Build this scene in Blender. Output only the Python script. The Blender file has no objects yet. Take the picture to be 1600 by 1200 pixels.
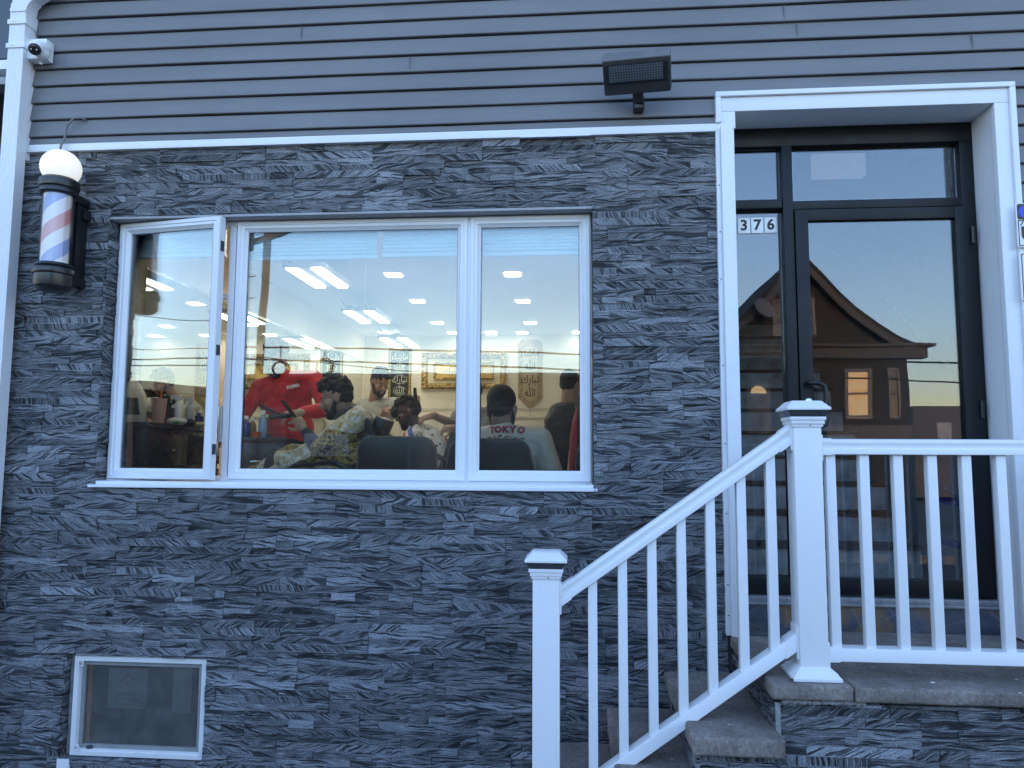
import bpy, bmesh, math, random
from mathutils import Vector, Matrix
random.seed(7)
S = bpy.context.scene
COL = S.collection
V = Vector
R = math.radians

# ------------------------------------------------------------------ camera
FPX = 1150.0
CAM = V((0, -3.85, 1.65))
YAW, PIT, ROL = R(4.73), R(5.32), R(0.276)
_f = V((-math.sin(YAW)*math.cos(PIT), math.cos(YAW)*math.cos(PIT), math.sin(PIT)))
_r0 = V((math.cos(YAW), math.sin(YAW), 0)); _u0 = _r0.cross(_f)
_r = _r0*math.cos(ROL) + _u0*math.sin(ROL); _u = _u0*math.cos(ROL) - _r0*math.sin(ROL)
def P(px, py, Y):
    """where the wall-parallel plane y=Y is met by the sight line through (px,py) of the 1600x1200 photo: used to read off real sizes"""
    d = _f + _r*((px-800)/FPX) + _u*((600-py)/FPX)
    return CAM + d*((Y-CAM.y)/d.y)
cd = bpy.data.cameras.new('camera'); co = bpy.data.objects.new('camera', cd); COL.objects.link(co)
cd.sensor_width = 36; cd.lens = FPX/1600*36; cd.clip_start = .05; cd.clip_end = 3000
M4 = Matrix((( _r.x, _u.x, -_f.x, CAM.x), (_r.y, _u.y, -_f.y, CAM.y), (_r.z, _u.z, -_f.z, CAM.z), (0, 0, 0, 1)))
co.matrix_world = M4
S.camera = co

# ------------------------------------------------------------------ helpers
class MB:
    def __init__(s): s.v = []; s.f = []; s.m = []; s.uv = []; s.cur = 0; s.useuv = False
    def add(s, vs, fs, uvs=None):
        b = len(s.v); s.v += [tuple(v) for v in vs]
        for i, f in enumerate(fs):
            s.f.append(tuple(b+k for k in f)); s.m.append(s.cur)
            s.uv.append(uvs[i] if uvs else None)
        return s
    def mat(s, i): s.cur = i; return s
    def box(s, x0, x1, y0, y1, z0, z1):
        vs = [(x0,y0,z0),(x1,y0,z0),(x1,y1,z0),(x0,y1,z0),(x0,y0,z1),(x1,y0,z1),(x1,y1,z1),(x0,y1,z1)]
        return s.add(vs, [(0,3,2,1),(4,5,6,7),(0,1,5,4),(1,2,6,5),(2,3,7,6),(3,0,4,7)])
    def obox(s, c, ax, h):
        c = V(c); ax = [V(a).normalized() for a in ax]
        vs = []
        for k in (-1, 1):
            for (i, j) in ((-1,-1),(1,-1),(1,1),(-1,1)):
                vs.append(c + ax[0]*i*h[0] + ax[1]*j*h[1] + ax[2]*k*h[2])
        fs = [(0,3,2,1),(4,5,6,7),(0,1,5,4),(1,2,6,5),(2,3,7,6),(3,0,4,7)]
        if ax[0].cross(ax[1]).dot(ax[2]) < 0: fs = [f[::-1] for f in fs]
        return s.add(vs, fs)
    def prism(s, poly, d):
        """poly: planar list of 3D points, d: extrusion vector"""
        n = len(poly); d = V(d); poly = [V(p) for p in poly]
        nn = V((0,0,0))
        for i in range(n): nn += poly[i].cross(poly[(i+1) % n])
        if nn.dot(d) > 0: poly = poly[::-1]
        vs = poly + [p+d for p in poly]
        fs = [tuple(range(n)), tuple(range(2*n-1, n-1, -1))]
        fs += [(i, i+n, (i+1) % n+n, (i+1) % n) for i in range(n)]
        fs = [fs[0], fs[1]] + [f[::-1] for f in [(i, (i+1) % n, (i+1) % n+n, i+n) for i in range(n)]]
        return s.add(vs, fs)
    def lathe(s, prof, o=(0,0,0), axis=(0,0,1), n=20, cap=True):
        o = V(o); a = V(axis).normalized(); t = V((1,0,0)) if abs(a.x) < .9 else V((0,1,0))
        u = a.cross(t).normalized(); w = a.cross(u)
        vs = []
        for (r, h) in prof:
            for k in range(n):
                q = 2*math.pi*k/n
                vs.append(o + a*h + u*(r*math.cos(q)) + w*(r*math.sin(q)))
        fs = []
        for i in range(len(prof)-1):
            for k in range(n):
                fs.append((i*n+k, i*n+(k+1) % n, (i+1)*n+(k+1) % n, (i+1)*n+k))
        if cap:
            fs.append(tuple(range(n))[::-1]); m = (len(prof)-1)*n; fs.append(tuple(range(m, m+n)))
        return s.add(vs, fs)
    def tube(s, pts, r, n=8):
        pts = [V(p) for p in pts]; rings = []
        up = V((0,0,1))
        d0 = (pts[1]-pts[0]).normalized()
        u = d0.cross(up if abs(d0.z) < .95 else V((1,0,0))).normalized()
        vs = []
        for i, p in enumerate(pts):
            d = ((pts[min(i+1, len(pts)-1)]-pts[max(i-1, 0)])).normalized()
            u = (u - d*u.dot(d)).normalized(); w = d.cross(u)
            rr = r[i] if isinstance(r, (list, tuple)) else r
            for k in range(n):
                q = 2*math.pi*k/n
                vs.append(p + u*(rr*math.cos(q)) + w*(rr*math.sin(q)))
        fs = []
        for i in range(len(pts)-1):
            for k in range(n):
                fs.append((i*n+k, i*n+(k+1) % n, (i+1)*n+(k+1) % n, (i+1)*n+k))
        fs.append(tuple(range(n))[::-1]); m = (len(pts)-1)*n; fs.append(tuple(range(m, m+n)))
        return s.add(vs, fs)
    def ell(s, c, rad, ax=None, nu=16, nv=10):
        c = V(c); ax = [V(a) for a in (ax or ((1,0,0),(0,1,0),(0,0,1)))]
        vs = [c - ax[2]*rad[2]]
        for i in range(1, nv):
            t = math.pi*i/nv - math.pi/2
            for k in range(nu):
                q = 2*math.pi*k/nu
                vs.append(c + ax[0]*(rad[0]*math.cos(t)*math.cos(q)) + ax[1]*(rad[1]*math.cos(t)*math.sin(q)) + ax[2]*(rad[2]*math.sin(t)))
        vs.append(c + ax[2]*rad[2]); top = len(vs)-1
        fs = [(0, 1+(k+1) % nu, 1+k) for k in range(nu)]
        for i in range(nv-2):
            for k in range(nu):
                fs.append((1+i*nu+k, 1+i*nu+(k+1) % nu, 1+(i+1)*nu+(k+1) % nu, 1+(i+1)*nu+k))
        b = 1+(nv-2)*nu
        fs += [(b+k, b+(k+1) % nu, top) for k in range(nu)]
        if ax[0].cross(ax[1]).dot(ax[2]) < 0: fs = [f[::-1] for f in fs]
        return s.add(vs, fs)
    def cap(s, p, q, r1, r2, n=12):
        p = V(p); q = V(q); d = q-p; L = d.length
        d = d.normalized() if L > 1e-6 else V((0,0,1))
        prof = []
        for i in range(0, 5):
            t = math.pi/2*(i/4) ; prof.append((max(r1*math.sin(t), 1e-4), -r1*math.cos(t)))
        for i in range(0, 5):
            t = math.pi/2*(i/4); prof.append((max(r2*math.cos(t), 1e-4), L + r2*math.sin(t)))
        return s.lathe(prof, p, d, n)
    def build(s, name, mats, parent=None, smooth=None, bevel=0, recalc=False):
        me = bpy.data.meshes.new(name); me.from_pydata(s.v, [], s.f)
        for m in (mats if isinstance(mats, (list, tuple)) else [mats]): me.materials.append(m)
        for p, i in zip(me.polygons, s.m): p.material_index = i
        if any(u is not None for u in s.uv):
            l = me.uv_layers.new(name='UVMap')
            for p, uv in zip(me.polygons, s.uv):
                if uv:
                    for k, li in enumerate(p.loop_indices): l.data[li].uv = uv[k]
        if bevel or recalc:
            bm = bmesh.new(); bm.from_mesh(me)
            if recalc: bmesh.ops.recalc_face_normals(bm, faces=bm.faces)
            if bevel:
                bm.normal_update()
                es = [e for e in bm.edges if len(e.link_faces) == 2 and e.calc_face_angle(0) > R(40)]
                bmesh.ops.bevel(bm, geom=es, offset=bevel, segments=2, affect='EDGES', profile=.6, clamp_overlap=True)
            bm.to_mesh(me); bm.free()
        if smooth is not None or bevel:
            me.shade_smooth(); me.set_sharp_from_angle(angle=R(smooth if smooth else 35))
        o = bpy.data.objects.new(name, me); COL.objects.link(o)
        if parent: par(o, parent)
        return o
def par(o, p):
    o.parent = p
    if p.type == 'EMPTY' or True:
        o.matrix_parent_inverse = p.matrix_world.inverted() if p.matrix_world != Matrix.Identity(4) else Matrix.Identity(4)
def tag(o, label=None, cat=None, group=None, kind=None):
    if label: o['label'] = label
    if cat: o['category'] = cat
    if group: o['group'] = group
    if kind: o['kind'] = kind
    return o
def thing(name, label, cat, loc=(0,0,0), group=None):
    o = bpy.data.objects.new(name, None); COL.objects.link(o); o.location = loc
    o.empty_display_size = .05
    o.matrix_world = Matrix.Translation(V(loc))
    return tag(o, label, cat, group)
_dg = None
def evalmesh(o, name):
    dg = bpy.context.evaluated_depsgraph_get(); dg.update()
    return bpy.data.meshes.new_from_object(o.evaluated_get(dg))
def text(name, body, size, m, loc, xdir=(1,0,0), up=(0,0,1), depth=.0006, parent=None, align='CENTER', bold=0.0, sx=1.0):
    cu = bpy.data.curves.new('t', 'FONT'); cu.body = body; cu.size = size; cu.align_x = align; cu.align_y = 'CENTER'
    cu.extrude = depth; cu.offset = bold; cu.resolution_u = 3
    o = bpy.data.objects.new('t', cu); COL.objects.link(o)
    me = evalmesh(o, name); bpy.data.objects.remove(o)
    x = V(xdir).normalized(); y = V(up).normalized(); z = x.cross(y)
    me.transform(Matrix(((x.x*sx, y.x, z.x, loc[0]), (x.y*sx, y.y, z.y, loc[1]), (x.z*sx, y.z, z.z, loc[2]), (0,0,0,1))))
    me.materials.clear(); me.materials.append(m)
    o = bpy.data.objects.new(name, me); COL.objects.link(o)
    if parent: par(o, parent)
    return o
def blob(name, mb, m, parent=None, voxel=.006, smooth=4, noise=0, nscale=.03):
    """fuse overlapping closed shapes into one continuous skin"""
    o = mb.build(name, m)
    a = o.modifiers.new('r', 'REMESH'); a.mode = 'VOXEL'; a.voxel_size = voxel
    if smooth:
        b = o.modifiers.new('s', 'SMOOTH'); b.factor = .5; b.iterations = smooth
    me = evalmesh(o, name); bpy.data.objects.remove(o)
    me.materials.clear(); me.materials.append(m)
    if noise:
        from mathutils import noise as N
        n_ = len(me.vertices); cs = [0.0]*(3*n_); ns = [0.0]*(3*n_)
        me.vertices.foreach_get('co', cs); me.vertices.foreach_get('normal', ns)
        for i in range(n_):
            k = noise*N.noise(V(cs[3*i:3*i+3])/nscale)
            for j in range(3): cs[3*i+j] += ns[3*i+j]*k
        me.vertices.foreach_set('co', cs); me.update()
    me.shade_smooth()
    o = bpy.data.objects.new(name, me); COL.objects.link(o)
    if parent: par(o, parent)
    return o

# ------------------------------------------------------------------ materials
class NT:
    def __init__(s, name):
        s.m = bpy.data.materials.new(name); s.m.use_nodes = True; s.t = s.m.node_tree
        s.b = s.t.nodes['Principled BSDF']; s.out = s.t.nodes['Material Output']
    def n(s, typ, **kw):
        x = s.t.nodes.new(typ)
        for k, v in kw.items():
            if k.startswith('i_'):
                key = k[2:]; x.inputs[int(key) if key.isdigit() else key.replace('_', ' ')].default_value = v
            else: setattr(x, k, v)
        return x
    def l(s, a, b): s.t.links.new(a, b); return s
    def ramp(s, src, stops, interp='LINEAR'):
        r = s.t.nodes.new('ShaderNodeValToRGB'); r.color_ramp.interpolation = interp
        e = r.color_ramp.elements
        while len(e) < len(stops): e.new(.5)
        for k, (p, c) in enumerate(stops):
            e[k].position = p; e[k].color = c if len(c) == 4 else (*c, 1)
        s.l(src, r.inputs[0]); return r.outputs[0]
    def math(s, op, a, b=None, c=None):
        x = s.n('ShaderNodeMath', operation=op)
        for k, v in enumerate((a, b, c)):
            if v is None: continue
            if isinstance(v, (int, float)): x.inputs[k].default_value = v
            else: s.l(v, x.inputs[k])
        return x.outputs[0]
    def mix(s, fac, a, b, typ='MIX'):
        x = s.n('ShaderNodeMix', data_type='RGBA', blend_type=typ)
        for k, v in ((0, fac), (6, a), (7, b)):
            if isinstance(v, (int, float)): x.inputs[k].default_value = v
            elif isinstance(v, tuple): x.inputs[k].default_value = v if len(v) == 4 else (*v, 1)
            else: s.l(v, x.inputs[k])
        return x.outputs[2]
    def noise(s, vec, scale, detail=4, rough=.55, dist=0):
        x = s.n('ShaderNodeTexNoise'); x.inputs['Scale'].default_value = scale; x.inputs['Detail'].default_value = detail
        x.inputs['Roughness'].default_value = rough; x.inputs['Distortion'].default_value = dist
        if vec: s.l(vec, x.inputs['Vector'])
        return x.outputs[0]
    def obj(s): return s.n('ShaderNodeTexCoord').outputs['Object']
    def mapping(s, vec, sc=(1,1,1), rot=(0,0,0), loc=(0,0,0)):
        x = s.n('ShaderNodeMapping'); x.inputs['Scale'].default_value = sc; x.inputs['Rotation'].default_value = rot; x.inputs['Location'].default_value = loc
        s.l(vec, x.inputs[0]); return x.outputs[0]
    def bump(s, h, strength=.3, dist=.01):
        x = s.n('ShaderNodeBump'); x.inputs['Strength'].default_value = strength; x.inputs['Distance'].default_value = dist
        s.l(h, x.inputs['Height']); s.l(x.outputs[0], s.b.inputs['Normal']); return x
def mat(name, c, rough=.5, metal=0, var=.12, scale=14, bump=0, bscale=60, spec=.5, emit=None, estr=0, coat=0, tr=0):
    k = NT(name); b = k.b
    b.inputs['Roughness'].default_value = rough; b.inputs['Metallic'].default_value = metal
    b.inputs['Specular IOR Level'].default_value = spec; b.inputs['Coat Weight'].default_value = coat
    if tr: b.inputs['Transmission Weight'].default_value = tr
    o = k.obj()
    if var:
        n = k.noise(o, scale, 5)
        a = tuple(max(0, x*(1-var)) for x in c); d = tuple(min(1, x*(1+var)) for x in c)
        k.l(k.ramp(n, [(.3, a), (.7, d)]), b.inputs['Base Color'])
        r = k.ramp(n, [(.3, (max(0, rough-.06),)*3), (.7, (min(1, rough+.08),)*3)]); k.l(r, b.inputs['Roughness'])
    else: b.inputs['Base Color'].default_value = (*c, 1)
    if bump: k.bump(k.noise(o, bscale, 4), bump, .004)
    if emit: b.inputs['Emission Color'].default_value = (*emit, 1); b.inputs['Emission Strength'].default_value = estr
    return k.m

def stone_mat(name='split_stone'):
    k = NT(name)
    uv = k.n('ShaderNodeUVMap', uv_map='UVMap').outputs[0]
    att = k.n('ShaderNodeAttribute', attribute_name='tone').outputs['Fac']
    w = k.noise(uv, 9, 2); w2 = k.n('ShaderNodeTexNoise'); w2.inputs['Scale'].default_value = 7; w2.inputs['Detail'].default_value = 2; k.l(uv, w2.inputs['Vector'])
    sh = k.n('ShaderNodeVectorMath', operation='SUBTRACT'); k.l(w2.outputs['Color'], sh.inputs[0]); sh.inputs[1].default_value = (.5,.5,.5)
    sc = k.n('ShaderNodeVectorMath', operation='SCALE'); k.l(sh.outputs[0], sc.inputs[0]); sc.inputs['Scale'].default_value = .052
    ad = k.n('ShaderNodeVectorMath', operation='ADD'); k.l(uv, ad.inputs[0]); k.l(sc.outputs[0], ad.inputs[1])
    v = ad.outputs[0]
    st = k.mapping(v, (4.6, 92, 1)); n1 = k.noise(st, 1.0, 3.5, .6)
    st2 = k.mapping(v, (11, 250, 1), loc=(3,7,0)); n2 = k.noise(st2, 1.0, 3, .6)
    st3 = k.mapping(v, (2.6, 36, 1), loc=(9,1,0)); n3 = k.noise(st3, 1.0, 2, .5)
    fine = k.noise(uv, 130, 5, .7)
    base = k.ramp(fine, [(.28, (.066,.070,.077)), (.5, (.148,.156,.170)), (.74, (.305,.318,.34))])
    tone = k.ramp(att, [(0, (.36,.36,.36)), (.5, (.9,.9,.9)), (1, (1.75,1.75,1.77))])
    c = k.mix(1, base, tone, 'MULTIPLY')
    light = k.ramp(n2, [(.565, (0,0,0)), (.63, (1,1,1))])
    c = k.mix(k.math('MULTIPLY', light, .62), c, (.42,.43,.445))
    dark = k.ramp(n1, [(.425, (1,1,1)), (.46, (0,0,0))])
    d2 = k.ramp(n3, [(.37, (1,1,1)), (.43, (0,0,0))])
    dm = k.math('MAXIMUM', dark, k.math('MULTIPLY', d2, .85))
    c = k.mix(k.math('MULTIPLY', dm, .9), c, (.010,.011,.013))
    eu = k.n('ShaderNodeSeparateXYZ'); k.l(k.n('ShaderNodeUVMap', uv_map='EdgeUV').outputs[0], eu.inputs[0])
    em = k.ramp(k.math('ABSOLUTE', k.math('SUBTRACT', eu.outputs[1], .5)), [(.455,(0,0,0)),(.475,(1,1,1))])
    thin = k.ramp(n2, [(.36, (1,1,1)), (.41, (0,0,0))])
    c = k.mix(k.math('MULTIPLY', thin, .5), c, (.04,.045,.052))
    o = k.obj(); big = k.noise(o, 1.3, 3)
    c = k.mix(k.math('MULTIPLY', em, k.ramp(k.noise(o, 6, 3), [(.40,(.0,.0,.0)),(.58,(.75,.75,.75))])), c, (.40,.42,.45))
    c = k.mix(1, c, k.ramp(big, [(.3, (.84,.84,.84)), (.7, (1.12,1.12,1.12))]), 'MULTIPLY')
    k.l(c, k.b.inputs['Base Color']); k.b.inputs['Roughness'].default_value = .62
    k.b.inputs['Specular IOR Level'].default_value = .12
    h = k.math('ADD', k.math('MULTIPLY', dm, -.7), k.math('ADD', k.math('MULTIPLY', fine, .5), k.math('MULTIPLY', n3, .8)))
    k.bump(h, .55, .006)
    return k.m

def slab_mat(name, c1=(.10,.085,.075), c2=(.2,.175,.16)):
    k = NT(name); o = k.obj()
    n = k.noise(o, 6, 7, .7); f = k.noise(o, 70, 5, .75); g = k.noise(o, 2.2, 3)
    c = k.ramp(n, [(.3, c1), (.7, c2)])
    c = k.mix(.5, c, k.ramp(f, [(.36, (.18,.17,.16)), (.62, (.82,.8,.78))]), 'OVERLAY')
    spot = k.ramp(k.noise(o, 45, 2), [(.72, (0,0,0)), (.76, (1,1,1))]); c = k.mix(k.math('MULTIPLY', spot, .4), c, (.4,.39,.38))
    c = k.mix(k.math('MULTIPLY', k.ramp(g, [(.45, (0,0,0)), (.65, (1,1,1))]), .4), c, (.07,.06,.055))
    k.l(c, k.b.inputs['Base Color']); k.b.inputs['Roughness'].default_value = .85
    k.bump(k.math('ADD', k.math('MULTIPLY', f, .6), n), .5, .006)
    return k.m
def vinyl_siding_mat():
    k = NT('grey_vinyl_siding'); o = k.obj()
    g = k.noise(k.mapping(o, (3, 3, 180)), 1.0, 4, .6); b = k.noise(o, 1.1, 3); s_ = k.noise(k.mapping(o, (.7, 1, 9)), 1.0, 3)
    c = k.ramp(g, [(.3, (.155,.158,.166)), (.7, (.18,.184,.193))])
    c = k.mix(1, c, k.ramp(b, [(.3, (.9,.9,.9)), (.7, (1.07,1.07,1.07))]), 'MULTIPLY')
    c = k.mix(1, c, k.ramp(s_, [(.35, (.93,.93,.93)), (.65, (1.04,1.04,1.04))]), 'MULTIPLY')
    k.l(c, k.b.inputs['Base Color']); k.b.inputs['Roughness'].default_value = .5
    k.bump(g, .12, .002); return k.m
def glass_mat(name, base=.07, tint=(.93,.96,.96), dirt=0.0, k_fr=1.0):
    k = NT(name); t = k.t; t.nodes.remove(k.b)
    tr = k.n('ShaderNodeBsdfTransparent'); tr.inputs[0].default_value = (*tint, 1)
    gl = k.n('ShaderNodeBsdfGlossy'); gl.inputs['Roughness'].default_value = 0.0
    o = k.obj()
    bp = k.n('ShaderNodeBump'); bp.inputs['Strength'].default_value = .03; bp.inputs['Distance'].default_value = .02
    k.l(k.noise(o, 2.3, 1), bp.inputs['Height']); k.l(bp.outputs[0], gl.inputs['Normal'])
    fr = k.n('ShaderNodeFresnel'); fr.inputs[0].default_value = 1.45
    fac = k.math('MINIMUM', k.math('ADD', k.math('MULTIPLY', fr.outputs[0], k_fr), base-.034*k_fr), .95)
    mx = k.n('ShaderNodeMixShader'); k.l(fac, mx.inputs[0]); k.l(tr.outputs[0], mx.inputs[1]); k.l(gl.outputs[0], mx.inputs[2])
    last = mx.outputs[0]
    if dirt:
        df = k.n('ShaderNodeBsdfDiffuse'); df.inputs[0].default_value = (.36,.36,.34,1)
        f = k.ramp(k.noise(o, 9, 6, .7), [(.3, (dirt*.5,)*3), (.75, (dirt*1.6,)*3)])
        m2 = k.n('ShaderNodeMixShader'); k.l(f, m2.inputs[0]); k.l(last, m2.inputs[1]); k.l(df.outputs[0], m2.inputs[2]); last = m2.outputs[0]
    k.l(last, k.out.inputs[0]); return k.m
def emit_mat(name, c, s):
    k = NT(name); k.t.nodes.remove(k.b); e = k.n('ShaderNodeEmission'); e.inputs[0].default_value = (*c, 1); e.inputs[1].default_value = s
    k.l(e.outputs[0], k.out.inputs[0]); return k.m
def vinyl_mat(name, c=(.78,.79,.80), dirt=.25):
    k = NT(name); o = k.obj()
    n = k.noise(o, 3.2, 6, .7); f = k.noise(k.mapping(o, (30, 30, 4)), 1, 5, .7)
    m = k.math('MULTIPLY', k.ramp(n, [(.5, (0,0,0)), (.85, (1,1,1))]), k.ramp(f, [(.35, (0,0,0)), (.8, (1,1,1))]))
    col = k.mix(k.math('MULTIPLY', m, dirt), c, (.38,.37,.35))
    sp = k.ramp(k.noise(o, 75, 2), [(.79, (0,0,0)), (.81, (1,1,1))]); col = k.mix(k.math('MULTIPLY', sp, .35*min(1, dirt*3)), col, (.3,.3,.3))
    k.l(col, k.b.inputs['Base Color']); k.b.inputs['Roughness'].default_value = .38
    k.bump(n, .04, .004); return k.m

STONE = stone_mat(); SIDING = vinyl_siding_mat(); SLAB = slab_mat('brown_flagstone', (.12,.10,.087), (.30,.265,.24))
VINYL = vinyl_mat('white_vinyl'); VINYLW = vinyl_mat('white_window_vinyl', (.76,.775,.80), .3); ALU = vinyl_mat('white_aluminium_trim', (.74,.76,.79), .4)
OLDV = vinyl_mat('weathered_white_vinyl', (.7,.7,.69), .8)
GLASS = glass_mat('window_glass', .062); DGLASS = glass_mat('door_glass', .088, (.84,.87,.89)); BGLASS = glass_mat('dirty_glass', .06, (.66,.68,.68), .17)
BLK = mat('black_aluminium', (.006,.007,.009), .45, var=.2, spec=.3); BLKP = mat('black_plastic', (.015,.016,.018), .3, var=.2)
BLKM = mat('black_metal', (.02,.02,.022), .35, .3, var=.2); DGREY = mat('dark_bronze_metal', (.03,.032,.036), .42, var=.2)
CHROME = mat('chrome', (.7,.7,.7), .15, 1, var=.05)
MORTAR = mat('mortar', (.09,.095,.10), .9, var=.3, scale=40, bump=.4)
GREYM = mat('grey_mortar', (.27,.27,.27), .9, var=.3, scale=30, bump=.5)

# ------------------------------------------------------------------ world, sun
SUN_EL = 4.0
w = bpy.data.worlds.new('World'); S.world = w; w.use_nodes = True
nt = w.node_tree; bg = nt.nodes['Background']; bg.inputs[1].default_value = .15
sky = nt.nodes.new('ShaderNodeTexSky'); sky.sky_type = 'NISHITA'; sky.sun_disc = False
sky.sun_elevation = R(SUN_EL); sky.sun_rotation = R(0); sky.altitude = 20; sky.air_density = 1.0; sky.dust_density = .8; sky.ozone_density = 2.2
tc = nt.nodes.new('ShaderNodeTexCoord')
mp = nt.nodes.new('ShaderNodeMapping'); mp.inputs['Scale'].default_value = (1.2, 1.2, 4.5); nt.links.new(tc.outputs['Generated'], mp.inputs[0])
cn = nt.nodes.new('ShaderNodeTexNoise'); cn.inputs['Scale'].default_value = 1.7; cn.inputs['Detail'].default_value = 6; nt.links.new(mp.outputs[0], cn.inputs['Vector'])
cr = nt.nodes.new('ShaderNodeValToRGB'); cr.color_ramp.elements[0].position = .5; cr.color_ramp.elements[1].position = .78
cr.color_ramp.elements[0].color = (0,0,0,1); cr.color_ramp.elements[1].color = (.35,.35,.35,1); nt.links.new(cn.outputs[0], cr.inputs[0])
mx = nt.nodes.new('ShaderNodeMix'); mx.data_type = 'RGBA'; nt.links.new(cr.outputs[0], mx.inputs[0]); nt.links.new(sky.outputs[0], mx.inputs[6]); mx.inputs[7].default_value = (1.0,1.05,1.15,1)
tn = nt.nodes.new('ShaderNodeMix'); tn.data_type = 'RGBA'; tn.blend_type = 'MULTIPLY'; tn.inputs[0].default_value = 1; tn.inputs[7].default_value = (1.11,.985,1.11,1); nt.links.new(mx.outputs[2], tn.inputs[6]); nt.links.new(tn.outputs[2], bg.inputs[0])
sd = bpy.data.lights.new('sun', 'SUN'); sd.energy = .12; sd.angle = R(.5); sd.color = (1,.8,.6)
so = bpy.data.objects.new('sun', sd); COL.objects.link(so)
so.rotation_euler = V((0, -math.cos(R(SUN_EL)), -math.sin(R(SUN_EL)))).to_track_quat('-Z', 'Y').to_euler()
S.view_settings.view_transform = 'Standard'; S.view_settings.look = 'None'; S.view_settings.gamma = 1
S.view_settings.exposure = 3.36
S.cycles.transparent_max_bounces = 40; S.cycles.max_bounces = 10; S.cycles.glossy_bounces = 8
S.cycles.sample_clamp_indirect = 6

# ------------------------------------------------------------------ ground
asphalt = mat('asphalt', (.05,.05,.052), .9, var=.25, scale=30, bump=.4, bscale=200)
concrete = mat('pavement_concrete', (.17,.165,.16), .9, var=.15, scale=6, bump=.3, bscale=120)
tag(MB().box(-400,400,-400,400,-.9,-.28).build('ground', mat('earth', (.1,.095,.08), .95)), kind='structure')
tag(MB().box(-200,200,-9.4,-2.9,-.279,-.26).build('road', asphalt), kind='structure')
tag(MB().box(-60,60,-2.7,.4,-.279,-.12).build('pavement', concrete), kind='structure')
tag(MB().box(-60,60,-2.88,-2.7,-.279,-.116).build('kerb', mat('kerb_stone', (.2,.2,.2), .85)), kind='structure')
tag(MB().box(-60,60,-13.6,-9.6,-.279,-.12).build('pavement', concrete), kind='structure')
tag(MB().box(-60,60,-9.6,-9.42,-.279,-.116).build('kerb', bpy.data.materials['kerb_stone']), kind='structure')

# ------------------------------------------------------------------ stone veneer
def stones(mb, o, ud, vd, W, H, holes=(), row=.038, tones=None, seed=1, off0=0, mirror_every=1):
    """ledger strips: boxes laid course by course on a plane; o origin, ud/vd axes, n = outward"""
    rnd = random.Random(seed); o = V(o); ud = V(ud); vd = V(vd); n = ud.cross(vd)
    nr = math.ceil(H/row); sgn = 1
    for r in range(nr):
        v0 = r*row; v1 = min(H, v0+row)
        if v1-v0 < .006: continue
        cuts = [0.0]
        block = (r//4)
        seam = (.31*(block % 2)+.137*(block % 5)) % .61
        while cuts[-1] < W:
            L = rnd.choice((.10,.15,.2,.24,.3,.36,.42))*rnd.uniform(.85,1.15)
            nx = cuts[-1]+L
            q = math.floor((cuts[-1]-seam)/.61)+1; sm = seam+q*.61
            if cuts[-1]+.03 < sm < nx-.0: nx = sm
            if W-nx < .05: nx = W
            cuts.append(min(W, nx))
        base = rnd.uniform(.35,.65); ang = rnd.choice((0,0,4,-5,32,-32))*rnd.uniform(.6,1.1)
        for a, b in zip(cuts, cuts[1:]):
            segs = [(a, b, v0, v1)]
            for (h0, h1, g0, g1) in holes:
                if v1 <= g0+.001 or v0 >= g1-.001: continue
                ns = []
                for (p, q, va, vb) in segs:
                    if q <= h0 or p >= h1: ns.append((p, q, va, vb)); continue
                    if p < h0: ns.append((p, h0, va, vb))
                    if q > h1: ns.append((h1, q, va, vb))
                    if va < g0: ns.append((max(p, h0), min(q, h1), va, g0))
                    if vb > g1: ns.append((max(p, h0), min(q, h1), g1, vb))
                segs = ns
            if rnd.random() < .75: ang = rnd.choice((0,2,-3,4,-5,7,-8,0,5,-4,12,-14,30,-34,38,-26,76))*rnd.uniform(.7,1.15)
            ca, sa = math.cos(R(ang)), math.sin(R(ang)); ou, ov = rnd.uniform(0,60), rnd.uniform(0,60)
            tn = min(1, max(0, rnd.gauss(.47,.2)))
            for (p, q, va, vb) in segs:
                if q-p < .006 or vb-va < .002: continue
                d = rnd.choice((0,.001,.003,.005,.008,.012)); g = .0006
                uu = (p+g, q-g); vv = (va+g, vb-g)
                def pt(u, v, k): return o+ud*u+vd*v+n*k
                j = [rnd.uniform(-.0012,.0012) for _ in range(4)]
                vs = [pt(uu[0],vv[0],-.02),pt(uu[1],vv[0],-.02),pt(uu[1],vv[1],-.02),pt(uu[0],vv[1],-.02),
                      pt(uu[0],vv[0],d+j[0]),pt(uu[1],vv[0],d+j[1]),pt(uu[1],vv[1],d+j[2]),pt(uu[0],vv[1],d+j[3])]
                fs = [(4,5,6,7),(0,1,5,4),(1,2,6,5),(2,3,7,6),(3,0,4,7)]
                def U(u, v): return (ou+(u-p)*ca-(v-v0)*sa, ov+(u-p)*sa+(v-v0)*ca)
                cs = [(uu[0],vv[0]),(uu[1],vv[0]),(uu[1],vv[1]),(uu[0],vv[1])]
                uvq = [U(*c) for c in cs]
                uvs = [uvq, [uvq[0],uvq[1],uvq[1],uvq[0]], [uvq[1],uvq[2],uvq[2],uvq[1]], [uvq[2],uvq[3],uvq[3],uvq[2]], [uvq[3],uvq[0],uvq[0],uvq[3]]]
                mb.add(vs, fs, uvs); mb.tones += [tn]*8; mb.edge += [[(0,0),(1,0),(1,1),(0,1)]]+[[(.5,.5)]*4]*4
def stone_build(mb, name, parent):
    o = mb.build(name, STONE, parent)
    l = o.data.uv_layers.new(name='EdgeUV')
    for p, e in zip(o.data.polygons, mb.edge):
        for k, li in enumerate(p.loop_indices): l.data[li].uv = e[k]
    a = o.data.attributes.new('tone', 'FLOAT', 'POINT'); a.data.foreach_set('value', mb.tones)
    return o
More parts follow.
